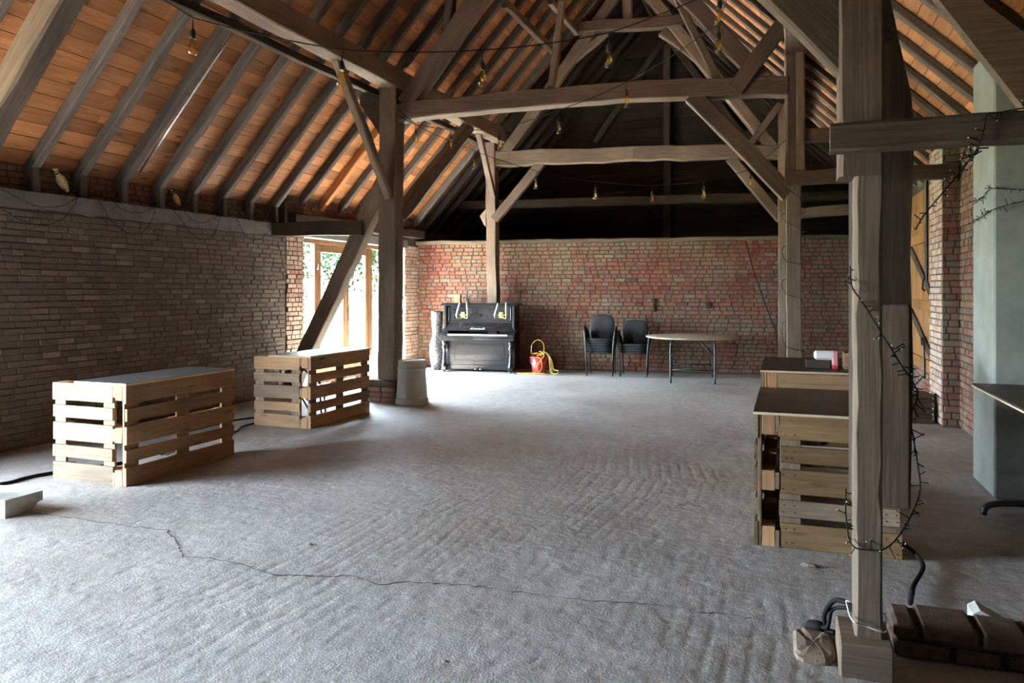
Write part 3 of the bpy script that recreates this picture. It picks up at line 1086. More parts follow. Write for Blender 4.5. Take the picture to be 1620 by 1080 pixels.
for rr_, zz_ in ((1.0, -.03), (.98, .012), (.86, .022), (.45, .026), (.0, .024)):
    for k_ in range(n_):
        an = 2 * math.pi * k_ / n_
        cx_, cy_ = math.copysign(abs(math.cos(an)) ** .5, math.cos(an)), math.copysign(abs(math.sin(an)) ** .5, math.sin(an))
        vs.append((.11 + .085 * cx_ * rr_ + rs.uniform(-.006, .006), 3.57 + .155 * cy_ * rr_ + rs.uniform(-.008, .008), zz_ + rs.uniform(-.004, .004)))
fs = [(i * n_ + k_, i * n_ + (k_ + 1) % n_, (i + 1) * n_ + (k_ + 1) % n_, (i + 1) * n_ + k_) for i in range(4) for k_ in range(n_)]
tag(MB().add(vs, fs).build('pad_stone', 'rough_stone'), 'rough brown stone sunk in the floor beside the wooden pad', 'stone')
T('cross_rail', (.165, 3.36, 2.175), (1.9, 3.34, 2.17), .1, .115, 'oak', label='squared cross rail fixed over the near timber post', cat='beam', rough=.003, seg=10)
T('knee_brace', (.32, 3.5, 2.54), (-.72, 3.5, 3.76), .12, .27, 'oak', label='broad knee brace rising left from the near timber post', cat='brace', rough=.004)
T('tie_beam', (-5.2, 3.5, 4.05), (.2, 3.5, 4.05), .22, .26, 'oak', label='near tie beam just above the top of the view', cat='beam')
T('timber_post', (-5.47, 3.62, .0), (-5.47, 3.62, 4.4), .2, .2, 'oak', label='left front post on a pale stone pad at the picture edge', cat='post')
T('knee_brace', (-5.2, 3.66, 2.6), (-4.0, 3.66, 3.98), .16, .2, 'oak_pale', label='pale knee brace crossing the top left corner', cat='brace', rough=.005)
pb = MB().prism([(3.69, 0), (3.69, .125), (3.97, .125), (3.97, .06), (3.93, .05), (3.9, .02), (3.8, 0)], -5.5, -5.02, 'x')
tag(pb.build('pad_stone', 'stone', fix=True), 'pale squared stone pad at the left edge of the floor', 'stone')

# plinth of the stout oak post
pq = empty('post_plinth', t1(-5.27, 0), 0, 'low brick plinth with a wooden sill under the stout oak post', 'plinth')
MB().box(-.27, .18, -.18, .18, 0, .22).build('core', 'mortar', pq)
MB().bbox(-.29, .2, -.21, .2, .22, .31, .012).build('sill', 'oak_dark', pq)
for row in range(3):
    for i in range(2):
        a = -.27 + i * .23 + (row % 2) * .02
        MB().bbox(a, min(a + .215, .2), -.2, -.15, .005 + row * .072, .066 + row * .072, .008).build('brick', 'brick_red', pq)
    MB().bbox(.14, .2, -.14, .16, .005 + row * .072, .066 + row * .072, .008).build('brick', 'brick_red', pq)

# brick kerb by the near post
kb = empty('brick_kerb', (.9, 3.72, 0), 0, 'low crumbling brick kerb running right from the near post', 'kerb')
MB().box(-.45, .94, -.1, .12, -.02, .125).build('core', 'mortar', kb)
r = random.Random(77)
for row in range(2):
    x = -.47 - row * .1
    while x < .72:
        L = .2 + r.uniform(-.02, .03)
        MB().bbox(max(x, -.47), x + L - .015, -.13 + r.uniform(-.02, .02), .13 + r.uniform(-.02, .02), .003 + row * .072, .066 + row * .072 + r.uniform(-.012, .006), .018).build('brick', 'brick_old', kb)
        x += L
tag(MB().prism([(0, 0), (.17, 0), (.17, .03), (.03, .1), (0, .08)], 0, .12, m=Matrix.Translation((.80, 3.98, 0))).build('stone_chunk', 'stone', fix=True), 'pale broken stone chunk behind the brick kerb', 'stone')

# rendered pier
MBp = MB().bbox(1.457, 1.835, 6.56, 7.25, 0, 3.42, .012)
tag(MBp.build('rendered_pier', 'concrete_pier'), 'tall pale green rendered pier at the right edge', 'pillar')
MB()

# ------------------------------------------------------------------ doors
def glazed_doors():
    w = empty('window', (0, 0, 0), kind='structure')
    w.name = 'window_1'
    X = -7.36
    def bar(name, y0, y1, z0, z1, d=.07, mat='door_pine', parent=w):
        return MB().bbox(X - d / 2, X + d / 2, y0, y1, z0, z1, .006).build(name, mat, parent)
    bar('frame_post', WIN_Y0 + .0, WIN_Y0 + .06, 0, 2.4, .1, 'door_pine_v')
    bar('frame_post', WIN_Y1 - .06, WIN_Y1, 0, 2.4, .1, 'door_pine_v')
    bar('frame_head', WIN_Y0, WIN_Y1, 2.33, 2.42, .11)
    bar('mullion', 10.64, 10.76, 0, 2.33, .1, 'door_pine_v')
    bar('mullion', 12.36, 12.48, 0, 2.33, .1, 'door_pine_v')
    bar('sill', WIN_Y0, WIN_Y1, 0, .05, .12)
    for y0, y1 in ((10.76, 11.61), (11.63, 12.36)):
        d = bar('door_leaf', y0, y0 + .09, .05, 2.33, .06)
        bar('stile', y1 - .09, y1, .05, 2.33, .06, parent=d)
        bar('rail', y0 + .09, y1 - .09, 2.2, 2.33, .06, parent=d)
        bar('rail', y0 + .09, y1 - .09, .05, .25, .06, parent=d)
        bar('glazing_bar', y0 + .09, y1 - .09, 1.79, 1.81, .03, parent=d)
        MB().box(X - .004, X + .004, y0 + .09, y1 - .09, .25, 2.2).build('pane', 'window_glass', d)
    hd = MB().bbox(X + .03, X + .05, 11.66, 11.69, 1.0, 1.2, .004).tube([(X + .05, 11.675, 1.13), (X + .09, 11.675, 1.13), (X + .09, 11.79, 1.13)], .009, 6)
    o = hd.build('door_handle', 'steel', w)
    for y0, y1 in ((WIN_Y0 + .06, 10.64), (12.48, WIN_Y1 - .06)):
        MB().box(X - .004, X + .004, y0, y1, .05, 2.33).build('pane', 'window_glass', w)
        bar('glazing_bar', y0, y1, 1.79, 1.81, .03)
    for z in (1.25, 1.9, .6):
        MB().lathe([(.012, 0), (.012, .1)], 8, (X + .06, 10.70, z)).build('hinge', 'steel', w)


glazed_doors()


def barn_door():
    d = empty('door_1', (0, 0, 0), kind='structure')
    X = 1.74
    y = 10.62
    while y < 12.9:
        MB().bbox(X, X + .03, y, y + .145, .48, 2.93, .004).build('plank', 'barn_door_v', d)
        y += .15
    for z0 in (.52, 1.3, 2.2):
        MB().bbox(X - .03, X, 10.63, 12.88, z0, z0 + .13, .005).build('ledge', 'barn_door', d)
    for za, zb in ((.65, 1.3), (1.43, 2.2)):
        timber('brace', (X - .017, 10.75, za + .02), (X - .017, 12.6, zb - .02), .03, .11, 'oak_dark', d, rough=.001)
    o = MB().bbox(1.63, 1.66, 10.66, 10.74, 1.68, 2.96, .006).tube([(1.635, 10.7, 1.75), (1.60, 10.7, 1.66), (1.60, 10.72, 1.58), (1.63, 10.72, 1.55)], .012, 6).build('iron_bar', 'black_metal', d)
    hk = MB().tube(spline([(1.70, 11.2, .40), (1.69, 11.2, .75), (1.69, 11.22, .86), (1.69, 11.3, .93), (1.69, 11.38, .90), (1.69, 11.37, .84), (1.69, 11.31, .84)], 6), .014, 6)
    hk.build('curled_hook', 'black_metal', d)


barn_door()
hp = empty('board_stack', (1.5, 10.14, 0), .1, 'low dark stack of boards at the foot of the brick pier', 'boards')
for i in range(6):
    timber('plank', (-.13 + .01 * (i % 2), -.16, .03 + i * .058), (-.13 + .01 * (i % 3), .18, .03 + i * .058), .05, .054, 'oak_dark', hp, rough=.003)
    timber('plank', (0.0, -.16 + .02 * (i % 2), .03 + i * .058), (0.0, .18, .03 + i * .058), .19, .054, 'oak_dark', hp, rough=.003)

# ------------------------------------------------------------------ pallets
ROWS = ((0, .145), (.186, .286), (.3275, .4725), (.514, .614), (.655, .80))


def pallet(parent, o, u, n, L, H=.80, mats=('pallet', 'pallet', 'block'), posts=3, inner=True, deep=True, end_off=0.0, seed=0):
    """pallet stood on its long edge: o = outer lower corner, u along it, n outward"""
    r = random.Random(seed)
    o, u, n = Vector(o), Vector(u), Vector(n)
    k = H / .80
    zz = Vector((0, 0, 1))
    def brd(name, a, z, L_, h, off, th, mat):
        timber(name, o + u * a + zz * z - n * off, o + u * (a + L_) + zz * z - n * off, th, h, mat, parent, rough=.0012, ch=.003, seg=4, r=r)
    for z0, z1 in ROWS:
        j = r.uniform(-.006, .006)
        brd('deck_board', j, (z0 + z1) / 2 * k, L, (z1 - z0) * k, .011, .022, mats[0] if r.random() < .75 else mats[1])
    pw = .145 if posts == 3 else .12
    for i in range(posts):
        a = i * (L - pw) / (posts - 1)
        p0 = o + u * (a + pw / 2) - n * .034
        timber('stringer_board', p0 + zz * .002, p0 + zz * (H - .002), .022, pw, mats[1], parent, up=u, rough=.001, ch=.003, seg=3, r=r)
        if deep:
            for z0, z1 in ((0, .12), (.34, .46), (.68, .80)):
                q = o + u * (a + pw / 2) - n * .0845
                timber('pallet_block', q + zz * z0 * k - u * 0, q + zz * z1 * k, .078, pw, mats[2], parent, up=u, rough=.002, ch=.004, seg=2, r=r)
    if deep and inner:
        for z0, z1 in ((0, .1), (.35, .45), (.70, .80)):
            brd('base_board', 0, (z0 + z1) / 2 * k, L, (z1 - z0) * k, .134, .022, mats[1])


def counter(x_out, x_in, y0, y1, label, mats, top_mat, side=1, H=.80, end_posts=2, seed=0, over=(0, 0), top_gap=0.0, nails=False, end_mats=None):
    """side=+1: pallet face towards +x at x_out, end face towards -y at y0"""
    c = empty('pallet_counter', ((x_out + x_in) / 2, (y0 + y1) / 2, 0), 0, label, 'counter')
    cx, cy = (x_out + x_in) / 2, (y0 + y1) / 2
    pallet(c, (x_out - cx, y0 - cy, 0), (0, 1, 0), (side, 0, 0), y1 - y0, H, mats, 3, seed=seed)
    xa = x_out - side * .15 - cx
    xb = x_in - cx
    pallet(c, (min(xa, xb), y0 - cy, 0), (1, 0, 0), (0, -1, 0), abs(xa - xb), H, end_mats or mats, end_posts, inner=False, seed=seed + 1)
    xs = sorted((x_out + side * .005 - cx, x_in - cx + side * top_gap))
    MB().bbox(xs[0] - over[0], xs[1] + over[0], y0 - cy - .012, y1 - cy + over[1], H, H + .016, .002).build('counter_top', 'ply_edge', c)
    MB().bbox(xs[0] - over[0] + .001, xs[1] + over[0] - .001, y0 - cy - .011, y1 - cy + over[1] - .001, H + .016, H + .019, .001).build('top_sheet', top_mat, c)
    if nails:
        b = MB()
        for z0, z1 in ROWS:
            for xx in (min(xa, xb) + .05, max(xa, xb) - .05):
                for zz_ in (z0 + .03, z1 - .03):
                    for dx in (-.025, .025):
                        b.lathe([(.004, 0), (.0035, .002)], 6, m=Matrix.Translation((xx + dx + rnd.uniform(-.01, .01), y0 - cy - .0005, zz_)) @ Matrix.Rotation(math.pi / 2, 4, 'X'))
        o = b.build('nail', 'black_metal', c)
        o['kind'] = 'stuff'
    return c, cx, cy


counter(-4.93, -5.73, 4.62, 5.87, 'light pine pallet counter with grey top nearest on the left', ('pallet', 'pallet', 'block'), 'top_grey', seed=1, top_gap=.25, nails=True, end_mats=('pallet_grey', 'pallet_grey', 'block'))
counter(-5.03, -5.80, 7.24, 8.52, 'pallet counter with reflecting grey top in front of the glazed doors', ('pallet', 'pallet_grey', 'block'), 'top_grey', seed=11, top_gap=.2, over=(0, .02), nails=True)
counter(-.19, .62, 4.89, 6.12, 'lower pallet counter with dark brown top behind the near timber post', ('pallet_dark', 'pallet_grey', 'block'), 'top_brown', side=-1, seed=21, nails=True)
c4, cx4, cy4 = counter(-.19, .62, 6.2, 7.42, 'taller pallet counter with dark brown top behind the lower one', ('pallet_dark', 'pallet', 'block'), 'top_brown', side=-1, H=.925, seed=31)
timber('apron_board', (-.06 - cx4, 6.165 - cy4, .865), (.45 - cx4, 6.165 - cy4, .865), .024, .12, 'pallet', c4, rough=.001, ch=.003)

# things on and under the counters
jg = empty('plastic_jug', (.34, 6.45, .945), 0, 'white angled plastic container with pink side and red foot on the taller counter', 'container')
MB().bbox(-.14, .03, -.05, .05, .07, .14, .02).build('arm', 'white_plastic', jg)
MB().bbox(-.01, .04, -.052, .052, .022, .142, .016).build('body', 'pink_plastic', jg)
MB().bbox(-.005, .035, -.048, .048, .0, .024, .008).build('foot', 'red_plastic', jg)
bx = empty('wooden_box', (.23, 6.5, .945), 0, 'small dark wooden box under the white container', 'box')
for a in ((-.09, .09, -.06, -.048, 0, .068), (-.09, .09, .048, .06, 0, .068), (-.09, -.078, -.048, .048, 0, .068), (.078, .09, -.048, .048, 0, .068), (-.078, .078, -.048, .048, 0, .012)):
    MB().bbox(*a, .003).build('side_board', 'oak_dark', bx)
bx = empty('wooden_crate', (.5, 6.5, .945), 0, 'small pine crate at the right end of the taller counter', 'box')
for a in ((-.085, .085, -.09, -.075, 0, .13), (-.085, .085, .075, .09, 0, .13), (-.085, -.07, -.075, .075, 0, .13), (.07, .085, -.075, .075, 0, .13), (-.07, .07, -.075, .075, 0, .012)):
    MB().bbox(*a, .003).build('side_board', 'pallet', bx)
tag(MB().tube(spline([(.2, 5.02, .62), (.32, 5.0, .68), (.45, 5.05, .66), (.58, 5.2, .55), (.5, 5.5, .3)], 6), .012, 6).build('hose', 'rubber'), 'black hose arched inside the lower pallet counter', 'hose')
for dx in (0, .06):
    tag(MB().tube(spline([(-5.55 + dx, 8.0, .02), (-5.5 + dx, 7.7, .3), (-5.6 + dx, 7.45, .62 - dx), (-5.35 + dx, 7.5, .66), (-5.25 + dx, 7.7, .4), (-5.4 + dx, 8.0, .03)], 6), .011, 6).build('coiled_cable', 'rubber'),
        'black cable coiled inside the counter by the glazed doors' + (', outer loop' if dx else ', inner loop'), 'cable')

# ------------------------------------------------------------------ bin
bn = empty('waste_bin', (-4.86, 9.36, 0), 0, 'grey plastic bin standing upside down by the stout oak post', 'bin')
MB().lathe([(.215, .006), (.212, .10), (.19, .5), (.186, .57), (.18, .59)], 36).build('body', 'grey_plastic', bn)
MB().lathe([(.2, 0), (.228, 0), (.23, .012), (.228, .07), (.216, .075), (.214, .08)], 36).build('rim', 'grey_plastic', bn)
MB().lathe([(.198, .478), (.2, .484), (.198, .5), (.192, .505)], 36).build('band', 'grey_plastic', bn)
MB().lathe([(.186, .575), (.19, .585), (.186, .6), (.175, .6), (.172, .585), (.0001, .583)], 36).build('base_ring', 'grey_plastic', bn)

# sack by the doors
sk = empty('printed_sack', (-6.72, 11.55, 0), .3, 'pale printed sack slumped inside the glazed doors', 'sack')
MB().lathe([(.02, 0), (.2, .01), (.24, .1), (.235, .25), (.2, .36), (.1, .42), (.03, .43)], 20, wob=lambda a, z: .1 * math.sin(3 * a + z * 9) + .05 * math.sin(7 * a)).build('bag', 'sack', sk)
for i in range(4):
    MB().bbox(-.02 - i * .0 + .0, .012, -.05, .0, .24, .3, .004, Matrix.Rotation(-.9 + i * .26, 4, 'Z') @ Matrix.Translation((.235, 0, 0))).build('print_mark', 'ink', sk)
tag(MB().lathe([(.11, 0), (.13, .09), (.14, .1), (.13, .115), (.11, .1)], 18, (-6.95, 12.1, 0)).build('clay_dish', 'brick_red'), 'terracotta dish on the floor by the glazed doors', 'dish')

# ------------------------------------------------------------------ piano
def piano():
    a = math.atan(BM)
    p = empty('upright_piano', (-5.52, 13.24, 0), a, 'old black upright piano with brass candle arms against the back wall', 'piano')
    M = 'piano'
    b = lambda *k, bev=.006: MB().bbox(*k, bev)
    b(-.70, -.66, .2, .64, .05, 1.265).build('side_panel', M, p)
    b(.66, .70, .2, .64, .05, 1.265).build('side_panel', M, p)
    b(-.76, .76, .16, .68, 1.265, 1.29).bbox(-.74, .74, .18, .66, 1.29, 1.315, .01).build('lid', M, p)
    b(-.66, .66, .56, .64, .06, 1.265).build('back', M, p)
    up = b(-.66, .66, .27, .31, .965, 1.265).build('upper_panel', M, p)
    b(-.52, .52, .258, .272, 1.00, 1.012, bev=.003).bbox(-.52, .52, .258, .272, 1.2, 1.212, .003).bbox(-.52, -.508, .258, .272, 1.012, 1.2, .003).bbox(.508, .52, .258, .272, 1.012, 1.2, .003).build('moulding', M, up)
    orn = MB()
    for s in (-1, 1):
        for i in range(7):
            t = i / 6
            orn.lathe([(.001, 0), (.014 - .001 * i, .006), (.001, .012)], 8, m=Matrix.Translation((s * (.03 + .035 * i), .262, 1.07 + .03 * math.sin(i * 1.7))) @ Matrix.Rotation(math.pi / 2, 4, 'X'))
    orn.lathe([(.001, 0), (.03, .008), (.001, .014)], 10, m=Matrix.Translation((0, .264, 1.08)) @ Matrix.Rotation(math.pi / 2, 4, 'X'))
    orn.build('carving', M, up)
    for s in (-1, 1):
        MB().lathe([(.018, .97), (.024, 1.0), (.014, 1.03), (.02, 1.1), (.014, 1.17), (.024, 1.21), (.018, 1.25)], 10, (s * .615, .262, 0)).build('colonnette', M, p)
    fb = MB().prism([(.16, .785), (.265, .945), (.29, .965), (.31, .965), (.31, .785)], -.655, .655, 'x').build('fallboard', M, p, fix=True)
    ang = math.atan2(.16, .105)
    fm = Matrix.Translation((0, .16, .785)) @ Matrix.Rotation(ang, 4, 'X')
    MB().bbox(-.29, .27, .075, .085, -.002, .018, .003, fm).build('desk_lip', 'piano', fb)
    lt = MB()
    x = -.17
    for w_, h_ in ((.012, .02), (.03, .036), (.008, .02), (.014, .03), (.02, .02), (.012, .022), (.018, .02), (.012, .03), (.02, .018), (.012, .022), (.036, .036)):
        lt.bbox(x, x + w_, .03, .03 + h_, .0005, .0025, .0008, fm)
        x += w_ + .009
    lt.build('lettering', 'gilt', fb)
    b(-.655, .655, .255, .275, .935, .965, bev=.004).build('rail', M, p)
    b(-.73, .73, 0.0, .3, .60, .665, bev=.01).build('key_bed', M, p)
    b(-.73, .73, -.01, .03, .665, .70, bev=.008).build('key_slip', M, p)
    for s in (-1, 1):
        x0, x1 = sorted((s * .60, s * .735))
        MB().prism([(0.0, .665), (0.0, .715), (.05, .74), (.13, .745), (.2, .80), (.27, .82), (.27, .665)], x0, x1, 'x').build('key_cheek', M, p, fix=True)
    wk = MB()
    n = 52
    for i in range(n):
        x0 = -.595 + i * 1.19 / n
        wk.box(x0 + .0006, x0 + 1.19 / n - .0006, .035, .165, .70, .722)
    wk.build('white_key', 'ivory', p)['kind'] = 'stuff'
    bk = MB()
    for i in range(n - 1):
        if i % 7 not in (1, 4):
            x0 = -.595 + (i + 1) * 1.19 / n
            bk.bbox(x0 - .006, x0 + .006, .075, .165, .722, .735, .002)
    bk.build('black_key', 'black_plastic', p)['kind'] = 'stuff'
    lp = b(-.66, .66, .2, .235, .09, .60).build('lower_panel', M, p)
    b(-.50, .50, .188, .202, .215, .228, bev=.005).bbox(-.50, .50, .188, .202, .515, .528, .005).bbox(-.50, -.487, .188, .202, .228, .515, .005).bbox(.487, .50, .188, .202, .228, .515, .005).build('moulding', M, lp)
    b(-.70, .70, .19, .26, .04, .135, bev=.008).build('base_board', M, p)
    for s in (-1, 1):
        lg = MB().lathe([(.03, .02), (.055, .04), (.06, .12), (.05, .15), (.036, .2), (.045, .24), (.03, .3), (.034, .42), (.05, .46), (.032, .5), (.04, .54), (.062, .6)], 10, (s * .655, .075, 0))
        lg.lathe([(.016, 0), (.022, .01), (.016, .025)], 8, (s * .655, .06, 0))
        lg.bbox(s * .655 - .05, s * .655 + .05, .02, .3, .03, .10, .012)
        lg.prism([(.04, .6), (.2, .6), (.2, .38), (.15, .5)], s * .655 - .03, s * .655 + .03, 'x')
        lg.build('leg', M, p, fix=True)
    for x in (-.045, .055):
        MB().bbox(x - .022, x + .022, .10, .2, .055, .07, .006).tube([(x, .2, .062), (x, .1, .062), (x, .085, .055)], .014, 6).build('pedal', 'steel', p)
    world_m = p.matrix_basis
    k = 0
    names = ['leftmost leaning white candle on the piano', 'second white candle from the left on the piano', 'third white candle from the left, leaning, on the piano', 'rightmost upright white candle on the piano']
    for sx in (-.36, .40):
        q = MB()
        q.lathe([(.002, 0), (.055, .006), (.04, .012), (.002, .016)], 12, m=Matrix.Translation((sx + .03, .258, 1.08)) @ Matrix.Rotation(math.pi / 2, 4, 'X'))
        for i in range(6):
            an = i * 1.05
            q.lathe([(.002, 0), (.022, .005), (.002, .012)], 8, m=Matrix.Translation((sx + .03 + .045 * math.cos(an), .252, 1.085 + .05 * math.sin(an))) @ Matrix.Rotation(math.pi / 2, 4, 'X'))
        sco = q.build('candle_arm', 'brass', p)
        for dx, ln in ((-.1, .28), (.11, .03 if sx < 0 else .0)):
            arm = MB().tube(spline([(sx + .03, .25, 1.07), (sx + .03 + dx * .5, .2, 1.03), (sx + .03 + dx, .15, 1.03), (sx + .03 + dx * 1.05, .14, 1.075)], 5), .007, 6)
            arm.lathe([(.006, 0), (.022, .012), (.02, .03), (.013, .032)], 10, (sx + .03 + dx * 1.05, .14, 1.07))
            arm.build('arm', 'brass', sco)
            lean = ln if dx < 0 else (-.06 if sx < 0 else 0)
            m = world_m @ Matrix.Translation((sx + .03 + dx * 1.05, .14, 1.095)) @ Matrix.Rotation(lean, 4, 'Y')
            cd = empty('candle', (0, 0, 0), 0, names[k], 'candle', 'candles on the piano')
            cd.matrix_basis = m
            MB().lathe([(.012, 0), (.0125, .005), (.0105, .225), (.006, .232)], 12).build('wax_stick', 'wax', cd)
            MB().tube([(0, 0, .23), (.001, 0, .24), (.002, 0, .246)], .0012, 5).build('wick', 'black_plastic', cd)
            k += 1
    # things standing on the lid
    m = world_m @ Matrix.Translation((-.5, .45, 1.315))
    o = MB().bbox(-.065, .065, -.04, .04, 0, .17, .006).bbox(-.05, .05, -.044, -.04, .03, .14, .003).build('wood_block', 'pallet', None, m)
    tag(o, 'pale upright wooden block on the left of the piano lid', 'block')
    m = world_m @ Matrix.Translation((-.29, .45, 1.315))
    q = MB()
    q.lathe([(.05, 0), (.055, .008), (.02, .016), (.012, .03)], 12, m=m)
    for i in range(9):
        an = i * .7
        q.tube([m @ Vector((.0, .0, .02)), m @ Vector((.05 * math.cos(an), .03 * math.sin(an), .05 + .008 * i)), m @ Vector((.10 * math.cos(an + .4), .04 * math.sin(an), .06 + .012 * i))], .006, 5)
    tag(q.build('black_ornament', 'black_plastic'), 'small tangled black ornament on the piano lid', 'ornament')


piano()
tag(MB().lathe([(.09, 0), (.1, .02), (.135, .16), (.155, .34), (.15, .5), (.11, .62), (.085, .70), (.1, .78), (.115, .95), (.122, 1.12), (.128, 1.15), (.115, 1.15), (.1, .95)], 28, (-6.46, 13.5, 0)).build('floor_vase', 'vase'),
    'tall dark speckled vase on the floor left of the piano', 'vase')

# red bucket and cord
bk = empty('bucket', (-4.39, 13.6, 0), 0, 'red plastic bucket holding yellow cord right of the piano', 'bucket')
MB().lathe([(.115, 0), (.12, .01), (.155, .30), (.15, .302), (.114, .015), (.0001, .012)], 28).build('body', 'red_plastic', bk)
MB().lathe([(.152, .29), (.166, .292), (.168, .312), (.155, .314)], 28).build('rim', 'red_plastic', bk)
MB().tube(spline([(-.165, 0, .3), (-.13, -.11, .2), (0, -.18, .17), (.13, -.11, .2), (.165, 0, .3)], 6), .004, 6).build('handle', 'steel', bk)
r = random.Random(5)
pts = [(-.1, .0, .30)]
pts += [(-.12, -.1, .40), (-.1, -.08, .56), (0, -.06, .63), (.1, -.05, .57), (.1, -.02, .42), (.0, .0, .34)]
for i in range(9):
    a = r.uniform(0, 6.28)
    pts.append((.10 * math.cos(a), .1 * math.sin(a), .34 + .05 * r.random()))
pts += [(.05, -.12, .42), (.16, -.18, .36), (.03, -.2, .16), (.06, -.2, .05), (.12, -.2, .12), (.1, -.2, .28), (.02, -.18, .33), (.15, -.14, .40), (.24, -.15, .32), (.27, -.17, .14), (.3, -.2, .04), (.42, -.25, .03), (.44, -.2, .08), (.34, -.16, .1), (.29, -.12, .25), (.2, -.1, .38), (.1, -.08, .42), (.22, -.06, .34), (.28, -.1, .12), (.3, -.22, .014), (.1, -.3, .012), (-.2, -.28, .012), (-.35, -.22, .012), (-.2, -.18, .012), (.1, -.22, .022), (.22, -.27, .022), (.0, -.25, .03), (-.12, -.26, .02)]
o = MB().tube([Vector(p) + Vector((-4.39, 13.6, 0)) for p in spline(pts, 7)], .0075, 6).build('yellow_cord', 'rope')
tag(o, 'tangled yellow cord spilling from the red bucket', 'cord')


# ------------------------------------------------------------------ stacking chairs
def make_chair():
    c = empty('stacking_chair', (0, 0, 0))
    st = MB()
    n = 28
    def outline(k, sx, sy):
        a = 2 * math.pi * k / n
        ca, sa = math.cos(a), math.sin(a)
        e = .55
        return sx * math.copysign(abs(ca) ** e, ca), sy * math.copysign(abs(sa) ** e, sa)
    vs, fs = [], []
    for (sc_, z) in ((.92, -.045), (1.0, -.035), (1.0, -.012), (.93, 0.0), (.5, -.004), (.0, -.006)):
        for k in range(n):
            x, y = outline(k, .225 * sc_, .215 * sc_)
            vs.append((x, y, .455 + z - .02 * (y + .2) * 1.0))
    for i in range(5):
        for k in range(n):
            k2 = (k + 1) % n
            fs.append((i * n + k, i * n + k2, (i + 1) * n + k2, (i + 1) * n + k))
    fs.append(tuple(range(n - 1, -1, -1)))
    st.add(vs, fs, True)
    st.build('seat', 'black_fabric', c)
    bm_ = MB()
    vs, fs = [], []
    for (sc_, d) in ((.9, .03), (1.0, .02), (1.0, 0), (.92, -.012), (.5, -.012), (0, -.012)):
        for k in range(n):
            x, z = outline(k, .23 * sc_, .19 * sc_)
            x *= 1 - .25 * max(0, z) ** 1.0
            vs.append((x, .235 + d + .14 * z + .25 * (.05 - x * x) * .8 - .0, .68 + z))
    for i in range(5):
        for k in range(n):
            k2 = (k + 1) % n
            fs.append((i * n + k, i * n + k2, (i + 1) * n + k2, (i + 1) * n + k)[::-1])
    fs.append(tuple(range(n)))
    bm_.add(vs, fs, True)
    bm_.build('backrest', 'black_fabric', c, fix=True)
    for s in (-1, 1):
        MB().tube(spline([(s * .235, -.245, .0), (s * .25, -.225, .3), (s * .272, -.205, .55), (s * .282, -.17, .63)], 5), [.009] + [.013] * 15, 8).build('leg', 'black_metal', c)
        MB().tube(spline([(s * .225, .285, 0), (s * .235, .22, .25), (s * .24, .16, .43), (s * .235, .02, .445), (s * .235, -.2, .44)], 5), [.009] + [.013] * 20, 8).build('leg', 'black_metal', c)
        MB().tube(spline([(s * .282, -.18, .625), (s * .288, -.1, .668), (s * .288, .03, .668), (s * .28, .12, .62), (s * .25, .19, .54), (s * .235, .16, .44)], 5), .016, 8).build('armrest', 'black_plastic', c)
    MB().tube([(-.13, .18, .42), (-.13, .27, .60), (-.13, .29, .72)], .011, 6).tube([(.13, .18, .42), (.13, .27, .60), (.13, .29, .72)], .011, 6).build('back_frame', 'black_metal', c)
    return c


def copy_tree(o, parent=None):
    c = o.copy()
    C.objects.link(c)
    c.parent = parent
    for ch in o.children:
        copy_tree(ch, c)
    return c


ordn = ['lowest', 'second', 'third', 'fourth', 'fifth', 'sixth', 'seventh']
proto = make_chair()
first = True
for sx, sy, n, who in ((-3.22, 13.70, 6, 'taller stack beside the red bucket'), (-2.62, 13.80, 4, 'shorter stack beside the round table')):
    for i in range(n):
        c = proto if first else copy_tree(proto)
        first = False
        c.matrix_basis = Matrix.Translation((sx, sy - .006 * i, .046 * i)) @ Matrix.Rotation(math.atan(BM), 4, 'Z')
        nm = 'topmost' if i == n - 1 else ordn[i] + ('' if i == 0 else ' from the floor')
        tag(c, f'black stacking armchair, {nm} in the {who}', 'chair', 'stacked black chairs')

# ------------------------------------------------------------------ round folding table
tb = empty('round_table', (-1.55, 13.5, 0), math.atan(BM), 'round folding table with beige top and black legs by the back wall', 'table')
MB().lathe([(.0001, .735), (.77, .735), (.795, .742), (.80, .752), (.795, .762), (.78, .765), (.0001, .766)], 64).build('table_top', 'tabletop', tb)
for s in (-1, 1):
    for f in (-1, 1):
        MB().tube(spline([(s * .36, f * .52, 0), (s * .36, f * .5, .3), (s * .36, f * .47, .62), (s * .33, f * .45, .70), (s * .25, f * .44, .73)], 5), .0165, 8).lathe([(.021, 0), (.021, .03), (.017, .035)], 8, (s * .36, f * .52, 0)).build('leg', 'black_metal', tb)
for f in (-1, 1):
    MB().tube([(-.36, f * .505, .22), (.36, f * .505, .22)], .011, 6).build('stretcher', 'black_metal', tb)
    for s in (-1, 1):
        MB().tube([(s * .36, f * .49, .42), (s * .12, f * .16, .70), (s * .1, f * .1, .735)], .008, 6).build('folding_stay', 'black_metal', tb)
MB().bbox(-.3, .3, -.46, -.42, .7, .735, .004).bbox(-.3, .3, .42, .46, .7, .735, .004).build('apron', 'black_metal', tb)

